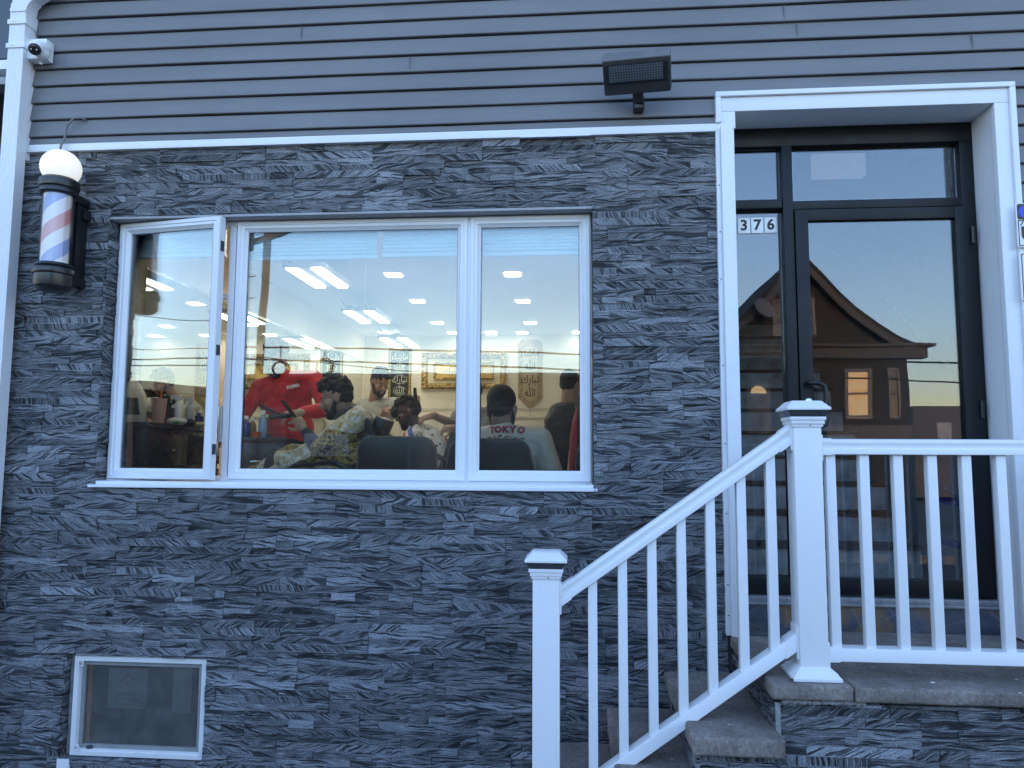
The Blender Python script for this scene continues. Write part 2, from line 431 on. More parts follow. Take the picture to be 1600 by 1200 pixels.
def SMB():
    m = MB(); m.tones = []; m.edge = []; return m

# ------------------------------------------------------------------ building shell
WX0, WX1, WZ0, WZ1 = -2.602, .108, 1.462, 2.964          # window opening
BX0, BX1, BZ0, BZ1 = -2.712, -1.925, .036, .562           # basement opening
FL, CE, LW, BWY = .90, 3.30, -2.96, 6.4                   # shop floor, ceiling, left wall, back wall
shop = thing('barber_shop', 'grey barber shop with dark split-stone front, clapboard above and lit interior', 'building', (0, 3, 0))
mb = SMB()
SX0 = -3.2
stones(mb, (SX0, 0, -.15), (1,0,0), (0,0,1), .768-SX0, 3.345+.15, holes=((WX0-SX0, WX1-SX0, WZ0+.15, WZ1+.15), (BX0-SX0, BX1-SX0, BZ0+.15, BZ1+.15)), seed=11)
# the reveals of both openings are clad in the same strips
stones(mb, (WX0, 0, WZ0), (0,1,0), (0,0,1), .098, WZ1-WZ0, seed=3)
stones(mb, (BX0, 0, BZ0), (0,1,0), (0,0,1), .13, BZ1-BZ0, seed=5)
stone_build(mb, 'stone_veneer', shop)
# backing wall with openings
mb = MB()
mb.box(SX0, WX0-.02, .021, .2, .9, 3.6); mb.box(SX0, BX0-.02, .021, .2, -.15, .9); mb.box(WX1, .80, .021, .2, -.15, 3.6)
mb.box(WX0-.02, WX1, .021, .2, WZ1, 3.6); mb.box(WX0-.02, WX1, .10, .2, .9001, WZ0)
mb.box(BX1, WX1, .021, .2, -.15, .9); mb.box(BX0-.02, BX1, .021, .2, BZ1, .9); mb.box(BX0-.02, BX1, .021, .2, -.15, BZ0)
mb.box(WX0-.02, WX1, .021, .0999, .9001, WZ0-.001)
mb.build('front_wall', MORTAR, shop)
# siding
def siding(mb, x0, x1, z0, z1, y, zref, e=.1016):
    k0 = math.floor((z0-zref)/e+1e-6)
    z = zref+k0*e
    rnd = random.Random(int(x0*100)+99)
    xs = [x0]
    n = max(2, int((x1-x0)/.35))
    for i in range(1, n+1): xs.append(x0+(x1-x0)*i/n)
    while z < z1:
        a, b = z, z+e
        ph = rnd.uniform(0, 6)
        def wob(x): return .0016*math.sin(x*2.1+ph)+.001*math.sin(x*5.3+2*ph)
        prof = [(a+.000, .004), (a+.0005, -.016), (a+.004, -.0185), (a+.03, -.013), (a+.062, -.0085), (a+e-.0075, -.004), (a+e-.0073, .010), (a+e+.0002, .010)]
        prof = [(min(max(p, z0), z1), q) for p, q in prof]
        vs = []
        for x in xs:
            for (zz, yy) in prof:
                vs.append((x, y+yy+wob(x)*.6, zz+(wob(x) if z0+.001 < zz < z1-.001 else 0)))
        m = len(prof); fs = []
        for i in range(len(xs)-1):
            for j in range(m-1):
                fs.append((i*m+j, (i+1)*m+j, (i+1)*m+j+1, i*m+j+1))
        mb.add(vs, fs); z += e
ZR = P(40, 214.5, -.02).z
ZS = ZR+.1016*math.ceil((3.556-ZR)/.1016)
mb = MB()
siding(mb, -3.125, .757, 3.392, ZS, -.004, ZR)
siding(mb, -3.125, 4.4, ZS+1e-5, 7.6, -.004, ZR)
siding(mb, 2.262, 4.4, .0, ZS, -.004, ZR)
siding(mb, .757, 2.262, 3.556, ZS, -.004, ZR)
mb.build('siding', SIDING, shop, smooth=25)
# seams where two lengths of siding lap, one short joint per few courses
mb = MB()
for px, py in ((1246, 60), (1519, 60), (1225, 20), (640, 100), (470, 60)):
    q = P(px, py, -.02); z = ZR+math.floor((q.z-ZR)/.1016)*.1016
    MB().box(q.x, q.x+.0012, -.0235, -.012, z+.005, z+.09).build('siding_joint', SIDING, shop)
mb = MB().box(-3.2, .85, .2, 9.5, 3.55, 7.6).box(2.7, 4.6, .2, 9.5, 3.55, 7.6).box(.85, 2.7, .2, 9.5, 4.3, 7.6).box(-3.2, 4.6, .012, .2, 3.6, 7.6).box(2.2, 4.6, .012, .2, -.15, 3.6).box(.80, 2.2, .012, .2, 3.56, 3.6)
mb.build('upper_storey', SIDING, shop)
MB().prism([(-3.5,-.35,7.6),(4.9,-.35,7.6),(.7,-.35,10.2)], (0,10.3,0)).build('roof', mat('roof_shingle', (.06,.06,.065), .9, var=.3), shop)
# white bands
mb = MB()
mb.box(-3.13, .79, -.030, .02, 3.345, 3.388); mb.box(-3.13, .757, -.018, -.004, 3.388, 3.394)
mb.build('band_trim', ALU, shop, bevel=.003)
MB().box(-.28,.10,-.034,-.029,3.341,3.349).build('band_lap', ALU, shop)
MB().box(-3.140, -3.105, -.036, .2, 3.30, 7.6).build('corner_trim', ALU, shop, bevel=.003)
# interior shell
CREAM = mat('cream_wall_paint', (.66,.60,.50), .7, var=.05, scale=3); WHITEC = mat('white_ceiling_paint', (.82,.82,.80), .8, var=.03, scale=3)
FLOORM = mat('pale_floor_tile', (.55,.53,.49), .35, var=.1)
MB().box(-3.2, 4.6, .2, 9.5, FL-.2, FL).build('floor', FLOORM, shop)
MB().box(-3.2, .85, .2, 9.5, CE, CE+.2).box(2.7, 4.6, .31, 9.5, 3.38, CE+.2).build('ceiling', WHITEC, shop)
MB().box(-3.2, LW, .2, 9.5, -.15, FL-.2).box(-3.2, LW, .2, 9.5, FL, CE).build('side_wall', CREAM, shop)
DX0 = P(893, 640, BWY).x
mb = MB().box(LW, DX0, BWY, BWY+.15, FL, CE).box(DX0, .9, BWY, BWY+.15, P(890,606,BWY).z, CE); mb.build('back_wall', CREAM, shop)
INW = (WX0+.0, WX1, 1.4699, 2.97)
MB().box(-3.2+.25, INW[0], .2005, .214, FL, CE).box(INW[1], .789, .2005, .214, FL, CE).box(INW[0], INW[1], .2005, .214, FL, 1.399).box(INW[0], INW[1], .2005, .214, 3.005, CE).build('inner_lining', CREAM, shop)
MB().box(.79, .8499, .2005, 9.5, FL, CE).box(4.5, 4.6, .2, 9.5, FL, CE).box(-3.2, 4.6, 9.4, 9.5, FL, CE).build('partition_wall', CREAM, shop)
mb = MB()
d1 = P(880, 595, BWY)
mb.box(d1.x, DX0+.02, BWY-.03, BWY-.003, P(880,606,BWY).z, d1.z); mb.box(d1.x, DX0, BWY-.03, BWY-.003, FL, P(880,606,BWY).z-.001); mb.box(DX0+.02, .89, BWY-.03, BWY-.003, P(880,606,BWY).z, d1.z)
mb.build('door_trim', mat('cream_gloss_paint', (.75,.69,.58), .4, var=.04), shop, bevel=.004)
# lower cabinets strip of the back wall
mb = MB(); zc = P(700, 638, BWY).z
mb.box(LW+.6, -.35, BWY-.45, BWY-.01, FL, zc-.16); mb.box(LW+.58, -.33, BWY-.47, BWY-.005, zc-.16, zc-.13)
bc = thing('back_cabinet', 'long cream cabinet along the far wall below the gold frame', 'cabinet', (-1.5, BWY-.2, FL))
mb.build('carcass', mat('cream_cabinet', (.7,.64,.52), .5, var=.05), bc, bevel=.004)
mb = MB(); [mb.box(-2.3+.5*i, -1.83+.5*i, BWY-.468, BWY-.451, FL+.1, zc-.2) for i in range(4)]
mb.build('cabinet_door', bpy.data.materials['cream_gloss_paint'], bc, bevel=.004)
mb = MB().box(LW+.5, -.3, BWY-.02, BWY-.002, zc-.02, zc)
tag(mb.build('wall_rail', mat('grey_rail', (.45,.43,.38), .5)), 'thin horizontal rail on the far wall behind the barbers', 'rail')

# ------------------------------------------------------------------ shop window
FY = .08                                                   # front of the window frame
fx0, fx1, fz0, fz1 = -2.594, .103, 1.484, 2.950
def rect_frame(mb, x0, x1, z0, z1, y0, y1, t):
    mb.box(x0, x0+t, y0, y1, z0, z1); mb.box(x1-t, x1, y0, y1, z0, z1)
    mb.box(x0+t, x1-t, y0, y1, z0, z0+t); mb.box(x0+t, x1-t, y0, y1, z1-t, z1)
def mitre_frame(mb, x0, x1, z0, z1, prof, M=None):
    """profile points (inset, y) swept round a rectangle with mitred corners"""
    n = len(prof); vs = []
    for (i, y) in prof:
        for (x, z) in ((x0+i, z0+i), (x1-i, z0+i), (x1-i, z1-i), (x0+i, z1-i)):
            v = V((x, y, z)); vs.append(M @ v if M else v)
    fs = []
    for a in range(n):
        b = (a+1) % n
        for k in range(4):
            k2 = (k+1) % 4
            fs.append((a*4+k, a*4+k2, b*4+k2, b*4+k))
    mb.add(vs, fs)
win = None
mb = MB()
mb.box(fx0, fx0+.028, FY+.006, .15, fz0, fz1); mb.box(fx1-.028, fx1, FY+.006, .15, fz0, fz1)
mb.box(fx0+.028, fx1-.028, FY+.006, .15, fz1-.028, fz1); mb.box(fx0+.028, fx1-.028, FY+.006, .15, fz0, fz0+.028)
XM1, XM2 = P(362, 560, FY).x, P(731, 560, FY).x
mb.box(XM1-.042, XM1-.004, FY+.008, .15, fz0+.028, fz1-.028); mb.box(XM2-.012, XM2+.012, FY+.003, .15, fz0+.028, fz1-.028)
win = mb.build('window_frame', VINYLW, shop, bevel=.003)
MB().box(WX0-.0, WX1, .0, .2, fz1, WZ1-.0006).build('window_head', mat('grey_painted_head', (.33,.34,.36), .6), win)
mb = MB(); mb.box(-2.625, .125, -.028, FY+.02, 1.452, 1.4665); mb.box(-2.592, .106, -.008, .085, 1.4666, 1.486)
mb.build('sill', VINYLW, win, bevel=.003)
MB().lathe([(.004,0),(.004,.0015)], (.113,-.0285,1.459), (0,-1,0), 10).build('screw', BLKM, win)
prof = [(0, 0), (.004, -.006), (.022, -.006), (.025, -.001), (.040, -.001), (.043, .003), (.052, .012), (.058, .016), (.058, .045), (0, .045)]
def sash(name, x0, x1, z0, z1, M=None, label=None, pr=prof, t=.058):
    mb = MB(); mitre_frame(mb, x0, x1, z0, z1, pr, M)
    o = mb.build(name, VINYLW, shop, recalc=True)
    o.data.shade_smooth(); o.data.set_sharp_from_angle(angle=R(30))
    if label: o['label'] = label
    mb = MB(); a = t-.006
    mb.box(x0+a, x1-a, .024, .028, z0+a, z1-a); mb.box(x0+a, x1-a, .040, .044, z0+a, z1-a)
    if M: mb.v = [tuple(M @ V(v)) for v in mb.v]
    mb.build('pane', GLASS, o)
    gk = MB(); rect_frame(gk, x0+t-.001, x1-t+.001, z0+t-.001, z1-t+.001, .0285, .0395, .006)
    if M: gk.v = [tuple(M @ V(v)) for v in gk.v]
    gk.build('spacer', BLKP, o)
    return o
T_ = Matrix.Translation
sash('window_sash', XM1+.004, XM2-.006, fz0+.012, fz1-.004, T_(V((0, FY, 0))), 'wide fixed middle sash')
sash('window_sash', XM2+.006, fx1-.006, fz0+.012, fz1-.004, T_(V((0, FY, 0))), 'narrow closed right sash')
ANG = R(9.6); CW = .655
Mc = T_(V((fx0+.012, FY, 0))) @ Matrix.Rotation(-ANG, 4, 'Z')
cs = sash('casement', 0, CW, fz0+.012, fz1-.004, Mc, 'left casement standing ajar, swung out on its left hinges')
mb = MB()
for z in (1.66, 2.2, 2.78):
    c = Mc @ V((CW+.003, .02, z)); MB().obox(c, (Mc.to_3x3() @ V((1,0,0)), Mc.to_3x3() @ V((0,1,0)), (0,0,1)), (.004, .012, .028)).build('latch_plate', DGREY, cs)
for z_ in ((1.7,1.9),(2.5,2.53)): MB().box(XM1-.06, XM1-.043, .07, .095, *z_).build('lock_strip', CHROME, win, bevel=.002)
mb = MB().tube([Mc @ V((.30,.03,1.505)), V((fx0+.40,.11,1.508)), V((fx0+.18,.10,1.508))], .008, 6); mb.build('casement_operator', BLKM, win)
# interior return of the window opening
MB().box(WX0, WX1, .186, .26, 1.40, 1.465).build('window_board', VINYLW, shop, bevel=.004)

# raised cellular shades
SHADE = mat('pale_cellular_shade', (.72,.78,.82), .8, var=.06, scale=4)
def shade(x0, x1, zt, zb, y, label):
    t = thing('window_shade', label, 'window shade', ((x0+x1)/2, y, zt), 'raised window shades')
    mb = MB(); n = int((zt-zb-.03)/.019)
    prof = []
    for i in range(n+1):
        z = zb+.022+(zt-zb-.022)*i/n
        prof.append((y-.012, z)); prof.append((y-.022, z+(zt-zb-.022)/n*.5))
    vs = []; fs = []
    for (yy, z) in prof: vs += [(x0, yy, z), (x1, yy, z)]
    for i in range(len(prof)-1): fs.append((2*i, 2*i+1, 2*i+3, 2*i+2))
    mb.add(vs, fs); b = len(vs); vs2 = []
    mb.box(x0, x1, y-.011, y+.012, zb+.022, zt-.001)
    mb.build('pleated_fabric', SHADE, t)
    MB().box(x0-.003, x1+.003, y-.018, y+.018, zb, zb+.021).build('bottom_rail', VINYLW, t, bevel=.003)
    MB().box(x0-.003, x1+.003, y-.02, y+.02, zt-.002, zt+.03).build('head_rail', VINYLW, t, bevel=.003)
    MB().tube([(x1-.06, y-.024, zb), (x1-.06, y-.026, zb-.25)], .0015, 5).build('cord', VINYLW, t)
SYH = .185
shade(P(384,405,SYH).x-.08, P(590,405,SYH).x, 2.97, P(480,407,SYH).z, SYH, 'pale pleated shade, left one of two behind the wide middle pane')
shade(P(599,400,SYH).x, P(722,400,SYH).x, 2.97, P(660,402,SYH).z, SYH, 'pale pleated shade, shorter right one of two behind the wide middle pane')
shade(P(742,400,SYH).x, P(925,400,SYH).x, 2.97, P(830,400,SYH).z, SYH, 'pale pleated shade raised behind the narrow right pane')
shade(P(190,400,SYH).x, P(352,400,SYH).x, 2.97, P(330,402,SYH).z, SYH, 'pale pleated shade raised behind the open left casement')

GREYM_ = GREYM
# ------------------------------------------------------------------ basement window
bwf = MB(); mitre_frame(bwf, BX0+.045, BX1-.002, BZ0+.004, BZ1-.006, [(0,.016),(.004,.010),(.026,.010),(.030,.014),(.034,.03),(.034,.07),(0,.07)])
bw = bwf.build('basement_window', OLDV, shop, recalc=True)
MB().box(BX0+.006, BX0+.0445, .045, .12, BZ0, BZ1).build('mortar_fillet', GREYM_, bw)
b0, b1, c0, c1 = BX0+.045, BX1-.002, BZ0+.004, BZ1-.006
mb = MB(); mitre_frame(mb, b0+.031, b1-.031, c0+.031, c1-.031, [(0,.034),(.022,.034),(.022,.06),(0,.06)]); mb.build('inner_frame', mat('dull_grey_vinyl', (.25,.26,.26), .6), bw, recalc=True)
MB().box(b0+.05, b1-.05, .046, .05, c0+.05, c1-.05).build('pane', BGLASS, bw)
MB().box(b0+.01, b1-.01, .16, .165, c0+.0, c1-.0).build('backing', mat('dark_cellar', (.035,.035,.037), .9, var=.5, scale=8), bw)
PAPER = mat('faded_paper', (.60,.61,.59), .8, var=.1)
GREYINK = mat('faded_ink', (.08,.083,.085), .8, var=0)
q0, q1 = P(171,1042,.052), P(228,1108,.052)
MB().box(q0.x, q1.x, .0512, .0522, q1.z, q0.z-.004).build('sticker', PAPER, bw)
qc = P(199,1085,.051)
text('sticker_text', 'American', .034, GREYINK, (qc.x,.0509,qc.z+.006), parent=bw, sx=.95); text('sticker_text', 'Craftsman', .034, GREYINK, (qc.x,.0509,qc.z-.024), parent=bw, sx=.95); text('sticker_text', 'windows', .016, GREYINK, (qc.x+.02,.0509,qc.z-.052), parent=bw)
mb = MB()
mb.obox((qc.x-.02,.0509,qc.z+.085), ((1,0,.75),(0,1,0),(-.75,0,1)), (.03,.0004,.003)); mb.obox((qc.x+.026,.0509,qc.z+.085), ((1,0,-.75),(0,1,0),(.75,0,1)), (.03,.0004,.003)); mb.box(qc.x-.006, qc.x-.002, .0506, .0511, qc.z+.03, qc.z+.08); mb.box(qc.x+.016, qc.x+.02, .0506, .0511, qc.z+.03, qc.z+.08)
mb.build('sticker_mark', GREYINK, bw)
q0, q1 = P(272,1038,.052), P(298,1115,.052)
MB().box(q0.x, q1.x, .0512, .0522, q1.z, q0.z).build('sticker', PAPER, bw)
mb = MB()
for (x, z) in ((b0+.045, c1-.04), (b0+.045, c0+.045)):
    mb = MB(); rect_frame(mb, x-.014, x+.014, z-.014, z+.014, .0, .006, .004); mb.build('screen_clip', OLDV, bw)
pass
MB().box(BX0-.005, BX0+.065, -.014, .03, -.06, BZ0-.004).build('sill_patch', OLDV, bw, bevel=.004)
MB().ell((b0+.1,.03,c0+.04),(.02,.012,.01)).build('crank', DGREY, bw)

# ------------------------------------------------------------------ entrance
DY = .19
ent = shop
# aluminium cladding round the recess
mb = MB()
mb.box(.757, 2.262, -.045, .02, 3.530, 3.556); mb.box(.757, .785, -.045, .02, 3.388, 3.529); mb.box(2.234, 2.262, -.045, .02, .76, 3.529)   # outer J trim
mb.build('door_outer_trim', ALU, shop, bevel=.003)
mb = MB()
mb.box(.786, 2.233, -.028, .02, 3.452, 3.529); mb.box(.786, .86, -.027, .02, 3.36, 3.4515); mb.box(2.163, 2.233, -.027, .02, .76, 3.4515)
mb.build('door_casing', ALU, shop, bevel=.002)
SOFF = mat('grey_soffit', (.42,.43,.44), .7, var=.08)
mb = MB().box(.86, 2.163, -.026, DY+.02, 3.4515, 3.47).box(2.1635, 2.18, .021, DY+.03, .76, 3.451).box(.80, .862, .021, DY+.03, .76, 3.451); mb.build('door_reveal', ALU, shop)
jx0, jx1 = P(1128, 600, -.05).x, P(1154, 600, -.055).x
mb = MB().box(jx0, jx0+.022, -.030, .02, .752, 3.345).box(jx0+.022, jx1+.006, -.055, .02, .752, 3.362)
jc = mb.build('jamb_cover', ALU, shop, bevel=.003)
for z in (3.05,2.8,2.55,2.1,1.7,1.35,1.0,.85): MB().lathe([(.0035,0),(.0035,.0015)], (jx0+.012,-.0305,z), (0,-1,0), 8).build('screw', DGREY, jc)
# black storefront
fxa, fxm0, fxm1, fxb = .87, P(1228,500,DY).x, P(1243,500,DY).x, 2.162
zt0, zt1 = P(1300,313,DY).z, P(1300,326,DY).z           # transom bar
SILLZ = .915
mb = MB()
mb.box(fxa, fxb, DY, DY+.10, 3.345, 3.45); mb.box(fxm0, fxm1+.004, DY-.012, DY+.10, SILLZ, 3.344); mb.box(2.092, fxb, DY, DY+.10, SILLZ, 3.344)
mb.box(fxm1+.005, 2.0915, DY-.004, DY+.10, zt1, zt0); mb.box(fxa, fxm0-.001, DY-.004, DY+.10, zt1+.01, zt0+.012)
mb.box(fxa, fxm0-.001, DY, DY+.10, SILLZ, SILLZ+.09); mb.box(fxa, .89, DY, DY+.1, SILLZ+.09, zt1); mb.box(fxa, .89, DY, DY+.1, zt0+.013, 3.344)
sf = mb.build('storefront_frame', BLK, shop, bevel=.003)
mb = MB().box(.891, fxm0-.001, DY+.045, DY+.051, SILLZ+.09, zt1+.009); mb.build('sidelight_pane', DGLASS, sf)
mb = MB().box(.891, fxm0-.001, DY+.045, DY+.051, zt0+.013, 3.344).box(fxm1+.005, 2.0915, DY+.045, DY+.051, zt0+.001, 3.344); mb.build('transom_pane', DGLASS, sf)
mb = MB(); rect_frame(mb, fxm1+.006, 2.091, zt0+.001, 3.344, DY+.052, DY+.075, .02); mb.build('glazing_bead', BLKP, sf)
dx0, dx1, dz0, dz1 = fxm1+.008, 2.135, SILLZ+.012, zt1-.008
gx0, gx1, gz0, gz1 = P(1266,500,DY).x, P(1492,400,DY).x, P(1400,905,DY).z, P(1380,344,DY).z
mb = MB()
mb.box(dx0, gx0, DY-.022, DY+.03, dz0, dz1); mb.box(gx1, dx1, DY-.022, DY+.03, dz0, dz1)
mb.box(gx0, gx1, DY-.0215, DY+.03, dz0, gz0); mb.box(gx0, gx1, DY-.0215, DY+.03, gz1, dz1)
door = mb.build('door', BLK, shop, bevel=.0025)
MB().box(gx0, gx1, DY+.002, DY+.008, gz0, gz1).build('pane', DGLASS, door)
hz0, hz1 = P(1290,598,DY-.07).z, P(1290,668,DY-.07).z
hx = P(1264,600,DY-.07).x
pts = [(hx,DY-.022,hz0),(hx,DY-.06,hz0),(hx+.012,DY-.072,hz0-.0),(hx+.05,DY-.074,hz0-.002),(hx+.075,DY-.074,hz0-.015),(hx+.083,DY-.074,hz0-.04),(hx+.083,DY-.074,hz1+.04),(hx+.075,DY-.074,hz1+.015),(hx+.05,DY-.074,hz1+.002),(hx+.012,DY-.072,hz1),(hx,DY-.06,hz1),(hx,DY-.022,hz1)]
MB().tube(pts, .0125, 10).build('handle', BLKM, door, smooth=50)
kz = P(1263,627,DY-.03).z
mb = MB().lathe([(.018,0),(.018,.008),(.012,.012)], (hx+.01,DY-.022,kz), (0,-1,0), 16).box(hx+.008, hx+.012, DY-.036, DY-.033, kz-.006, kz+.006); mb.build('lock', CHROME, door, smooth=40)
mb = MB()
for z in (P(1518,370,DY).z, P(1530,640,DY).z): MB().lathe([(.011,-.045),(.011,.045)], (dx1-.012,DY-.03,z), (0,0,1), 10).build('hinge', BLKM, door, smooth=40)
# bluestone riser and sill under the door
k = NT('veined_bluestone'); o = k.obj()
n = k.noise(o, 3.2, 3, .5, .8); v = k.n('ShaderNodeTexVoronoi', feature='DISTANCE_TO_EDGE'); v.inputs['Scale'].default_value = 5; k.l(k.mapping(o, (1,1,1.4), (0,.6,0)), v.inputs[0])
c = k.ramp(k.noise(o, 9, 5, .65), [(.3,(.045,.055,.08)),(.7,(.1,.115,.15))])
c = k.mix(k.math('MULTIPLY', k.ramp(n, [(.52,(0,0,0)),(.60,(1,1,1))]), .85), c, (.20,.125,.065))
c = k.mix(k.ramp(v.outputs[0], [(0,(.7,.7,.7)),(.018,(0,0,0))]), c, (.24,.24,.25))
k.l(c, k.b.inputs['Base Color']); k.b.inputs['Roughness'].default_value = .45; BLUE = k.m
mb = MB().box(.80, 2.20, .155, .9, .70, .872); mb.build('door_riser', BLUE, shop, bevel=.003)
mb = MB().box(.80, 2.20, .13, DY+.12, .8735, .888).box(.80, 2.20, .145, DY+.12, .8885, SILLZ-.001); mb.build('door_sill', mat('worn_grey_sill', (.3,.31,.33), .4, .5, var=.3, scale=20), shop, bevel=.003)
mb = SMB(); stones(mb, (2.163,0,.75), (1,0,0), (0,0,1), .15, .12, seed=8)
# house number
TILE = mat('white_enamel', (.82,.82,.81), .35, var=.03); INK = mat('black_ink', (.01,.01,.012), .5, var=0)
hn = thing('house_number', 'three white tiles reading 376 on the glass beside the door', 'house number', P(1184,352,DY))
for i, ch in enumerate('376'):
    q = P(1162.5+20.8*i, 352.6-.6*i, DY+.04)
    t = MB().box(q.x-.033, q.x+.033, DY+.0405, DY+.0445, q.z-.044, q.z+.044).build('number_tile', TILE, hn, bevel=.001)
    text('digit', ch, .082, INK, (q.x, DY+.0398, q.z), parent=t, bold=.0025)

# ------------------------------------------------------------------ signs at the right edge
SIGNW = mat('white_sign_sheet', (.78,.79,.8), .35, var=.04); SIGNB = mat('sign_black', (.012,.012,.014), .4, var=0); SBLUE = mat('sign_blue', (.02,.04,.55), .35, var=.05)
def rrect(x0, x1, z0, z1, y, r=.012):
    p = []
    for (cx, cz, a0) in ((x1-r,z0+r,-90),(x1-r,z1-r,0),(x0+r,z1-r,90),(x0+r,z0+r,180)):
        for k in range(5): a = R(a0+22.5*k); p.append((cx+r*math.cos(a), y, cz+r*math.sin(a)))
    return p
sx = P(1589,350,-.064).x; za, zb = P(1592,317,-.064).z, P(1592,386,-.064).z
sg = thing('towing_sign', 'white sign with blue disc and tow truck picture, upper one at the right edge', 'sign', (sx+.15,-.03,(za+zb)/2))
MB().prism(rrect(sx,sx+.3,zb,za,-0.0620), (0,.004,0)).build('plate', SIGNW, sg)
MB().prism(rrect(sx+.005,sx+.295,za-.085,za-.005,-0.0635,.009), (0,.001,0)).build('header', SIGNB, sg)
MB().lathe([(.032,0),(.032,.0008)], (sx+.043,-0.0637,za-.045), (0,-1,0), 24).build('disc', SBLUE, sg)
mb = MB(); rect_frame(mb, sx+.006, sx+.294, zb+.006, za-.088, -0.0635, -0.0622, .004); zc_ = zb+.055
mb.prism([(sx+.02,-0.0635,zc_),(sx+.02,-0.0635,zc_+.05),(sx+.035,-0.0635,zc_+.05),(sx+.045,-0.0635,zc_+.03),(sx+.07,-0.0635,zc_+.03),(sx+.07,-0.0635,zc_)], (0,.001,0))
mb.tube([(sx+.018,-0.0630,zc_+.055),(sx+.035,-0.0630,zc_+.085),(sx+.05,-0.0630,zc_+.08),(sx+.052,-0.0630,zc_+.065)], .0025, 6)
for xx in (.032,.06): mb.lathe([(.01,0),(.01,.0006)], (sx+xx,-0.0636,zc_-.004), (0,-1,0), 14)
mb.build('truck_mark', SIGNB, sg)
sx2 = P(1595,430,-.062).x; zc2, zd2 = P(1597,394,-.062).z, P(1597,469,-.062).z
sg2 = thing('notice_sign', 'white notice with a black outline, lower one at the right edge', 'sign', (sx2+.15,-.03,(zc2+zd2)/2))
MB().prism(rrect(sx2,sx2+.3,zd2,zc2,-0.0600), (0,.004,0)).build('plate', SIGNW, sg2)
mb = MB(); rect_frame(mb, sx2+.008, sx2+.292, zd2+.008, zc2-.008, -0.0615, -0.0602, .004); mb.build('outline', SIGNB, sg2)
MB().box(sx+.06, sx+.24, -.0575, -.0035, zd2+.02, za-.02).build('backing_board', SIGNW, sg)

# ------------------------------------------------------------------ downspout, camera, light, pole
dsp = thing('downspout', 'white rectangular downspout with elbow and straps at the left corner', 'downspout', (-3.14,-.08,0))
mb = MB()
path = [(-3.143,0,.0),(-3.143,0,4.10)]
def corr(z0, z1, x0, x1, y0, y1):
    p = []; n = 5
    for i in range(n*2+1):
        x = x0+(x1-x0)*i/(n*2); p.append((x, y0+(.004 if i % 2 else 0), z0))
    p += [(x1, y1, z0), (x0, y1, z0)]
    return p
mb.prism(corr(-.1,0,-3.19,-3.096,-.115,-.045), (0,0,4.14+.1)); mb.build('pipe', ALU, dsp)
mb = MB()
n = 12; ctr = V((-3.02,0,4.14))
rings = []
for i in range(n+1):
    a = R(180-58*i/n); 
    for rr, y in ((.17+.004*(i % 2),-.118),(.076-.002*(i % 2),-.118),(.076-.002*(i % 2),-.045),(.17+.004*(i % 2),-.045)):
        rings.append((ctr.x+rr*math.cos(a), y, ctr.z+rr*math.sin(a)))
fs = []
for i in range(n):
    for k_ in range(4): fs.append((i*4+k_, i*4+(k_+1) % 4, (i+1)*4+(k_+1) % 4, (i+1)*4+k_))
fs += [(0,1,2,3), tuple(range(n*4+3, n*4-1, -1))]
mb.add(rings, fs); el = mb.build('elbow', ALU, dsp, recalc=True)
a = R(122); d = V((-math.sin(a)*-1, 0, -math.cos(a))).normalized(); d = V((math.sin(a),0,-math.cos(a)))
e0 = V((ctr.x+.123*math.cos(a), -.0815, ctr.z+.123*math.sin(a)))
MB().obox(e0+d*.5, (d,(0,1,0),d.cross(V((0,1,0)))), (.5,.034,.045)).build('upper_pipe', ALU, dsp, bevel=.004)
mb = MB()
for z in (P(30,70,-.12).z, P(28,33,-.12).z): MB().box(-3.2,-3.088,-.121,-.035,z-.014,z+.014).lathe([(.004,0),(.004,.006)],(-3.16,-.1215,z),(0,-1,0),8).build('strap', ALU, dsp, bevel=.003)
# security camera
sc_ = thing('security_camera', 'white dome security camera on a square box beside the downspout', 'security camera', (-3.04,-.05,3.93))
MB().box(-3.10,-2.985,-.085,-.02,3.872,3.99).build('junction_box', VINYL, sc_, bevel=.006)
mb = MB(); cc = P(57,76,-.13); ax = V((.25,-.75,-.55)).normalized()
mb.lathe([(.044,-.06),(.043,-.02),(.038,.005)], cc+V((0,.02,.006)), ax, 24); mb.ell(cc+V((0,.0,.002)), (.038,.038,.038)); mb.cap(cc+V((0,.03,0)), V((cc.x,-.086,cc.z)), .036, .040); mb.build('camera_body', VINYL, sc_, smooth=50)
MB().lathe([(.030,.0),(.032,.034),(.025,.041),(.0,.042)], cc, ax, 24, cap=False).build('camera_face', BLKP, sc_, smooth=50)
mb = MB(); s1 = ax.cross(V((0,0,1))).normalized()
GLN = mat('lens_glint', (.6,.6,.6), .2)
for sgn in (-1,1): MB().ell(cc+ax*.041+s1*.014*sgn, (.0045,.0045,.0045)).build('led', GLN, sc_, smooth=60)
mb = MB().tube([(-3.04,-.05,3.872),(-3.035,-.06,3.855),(-3.03,-.06,3.85),(-3.025,-.055,3.86)], .006, 8); mb.build('drip_ring', VINYL, sc_, smooth=60)
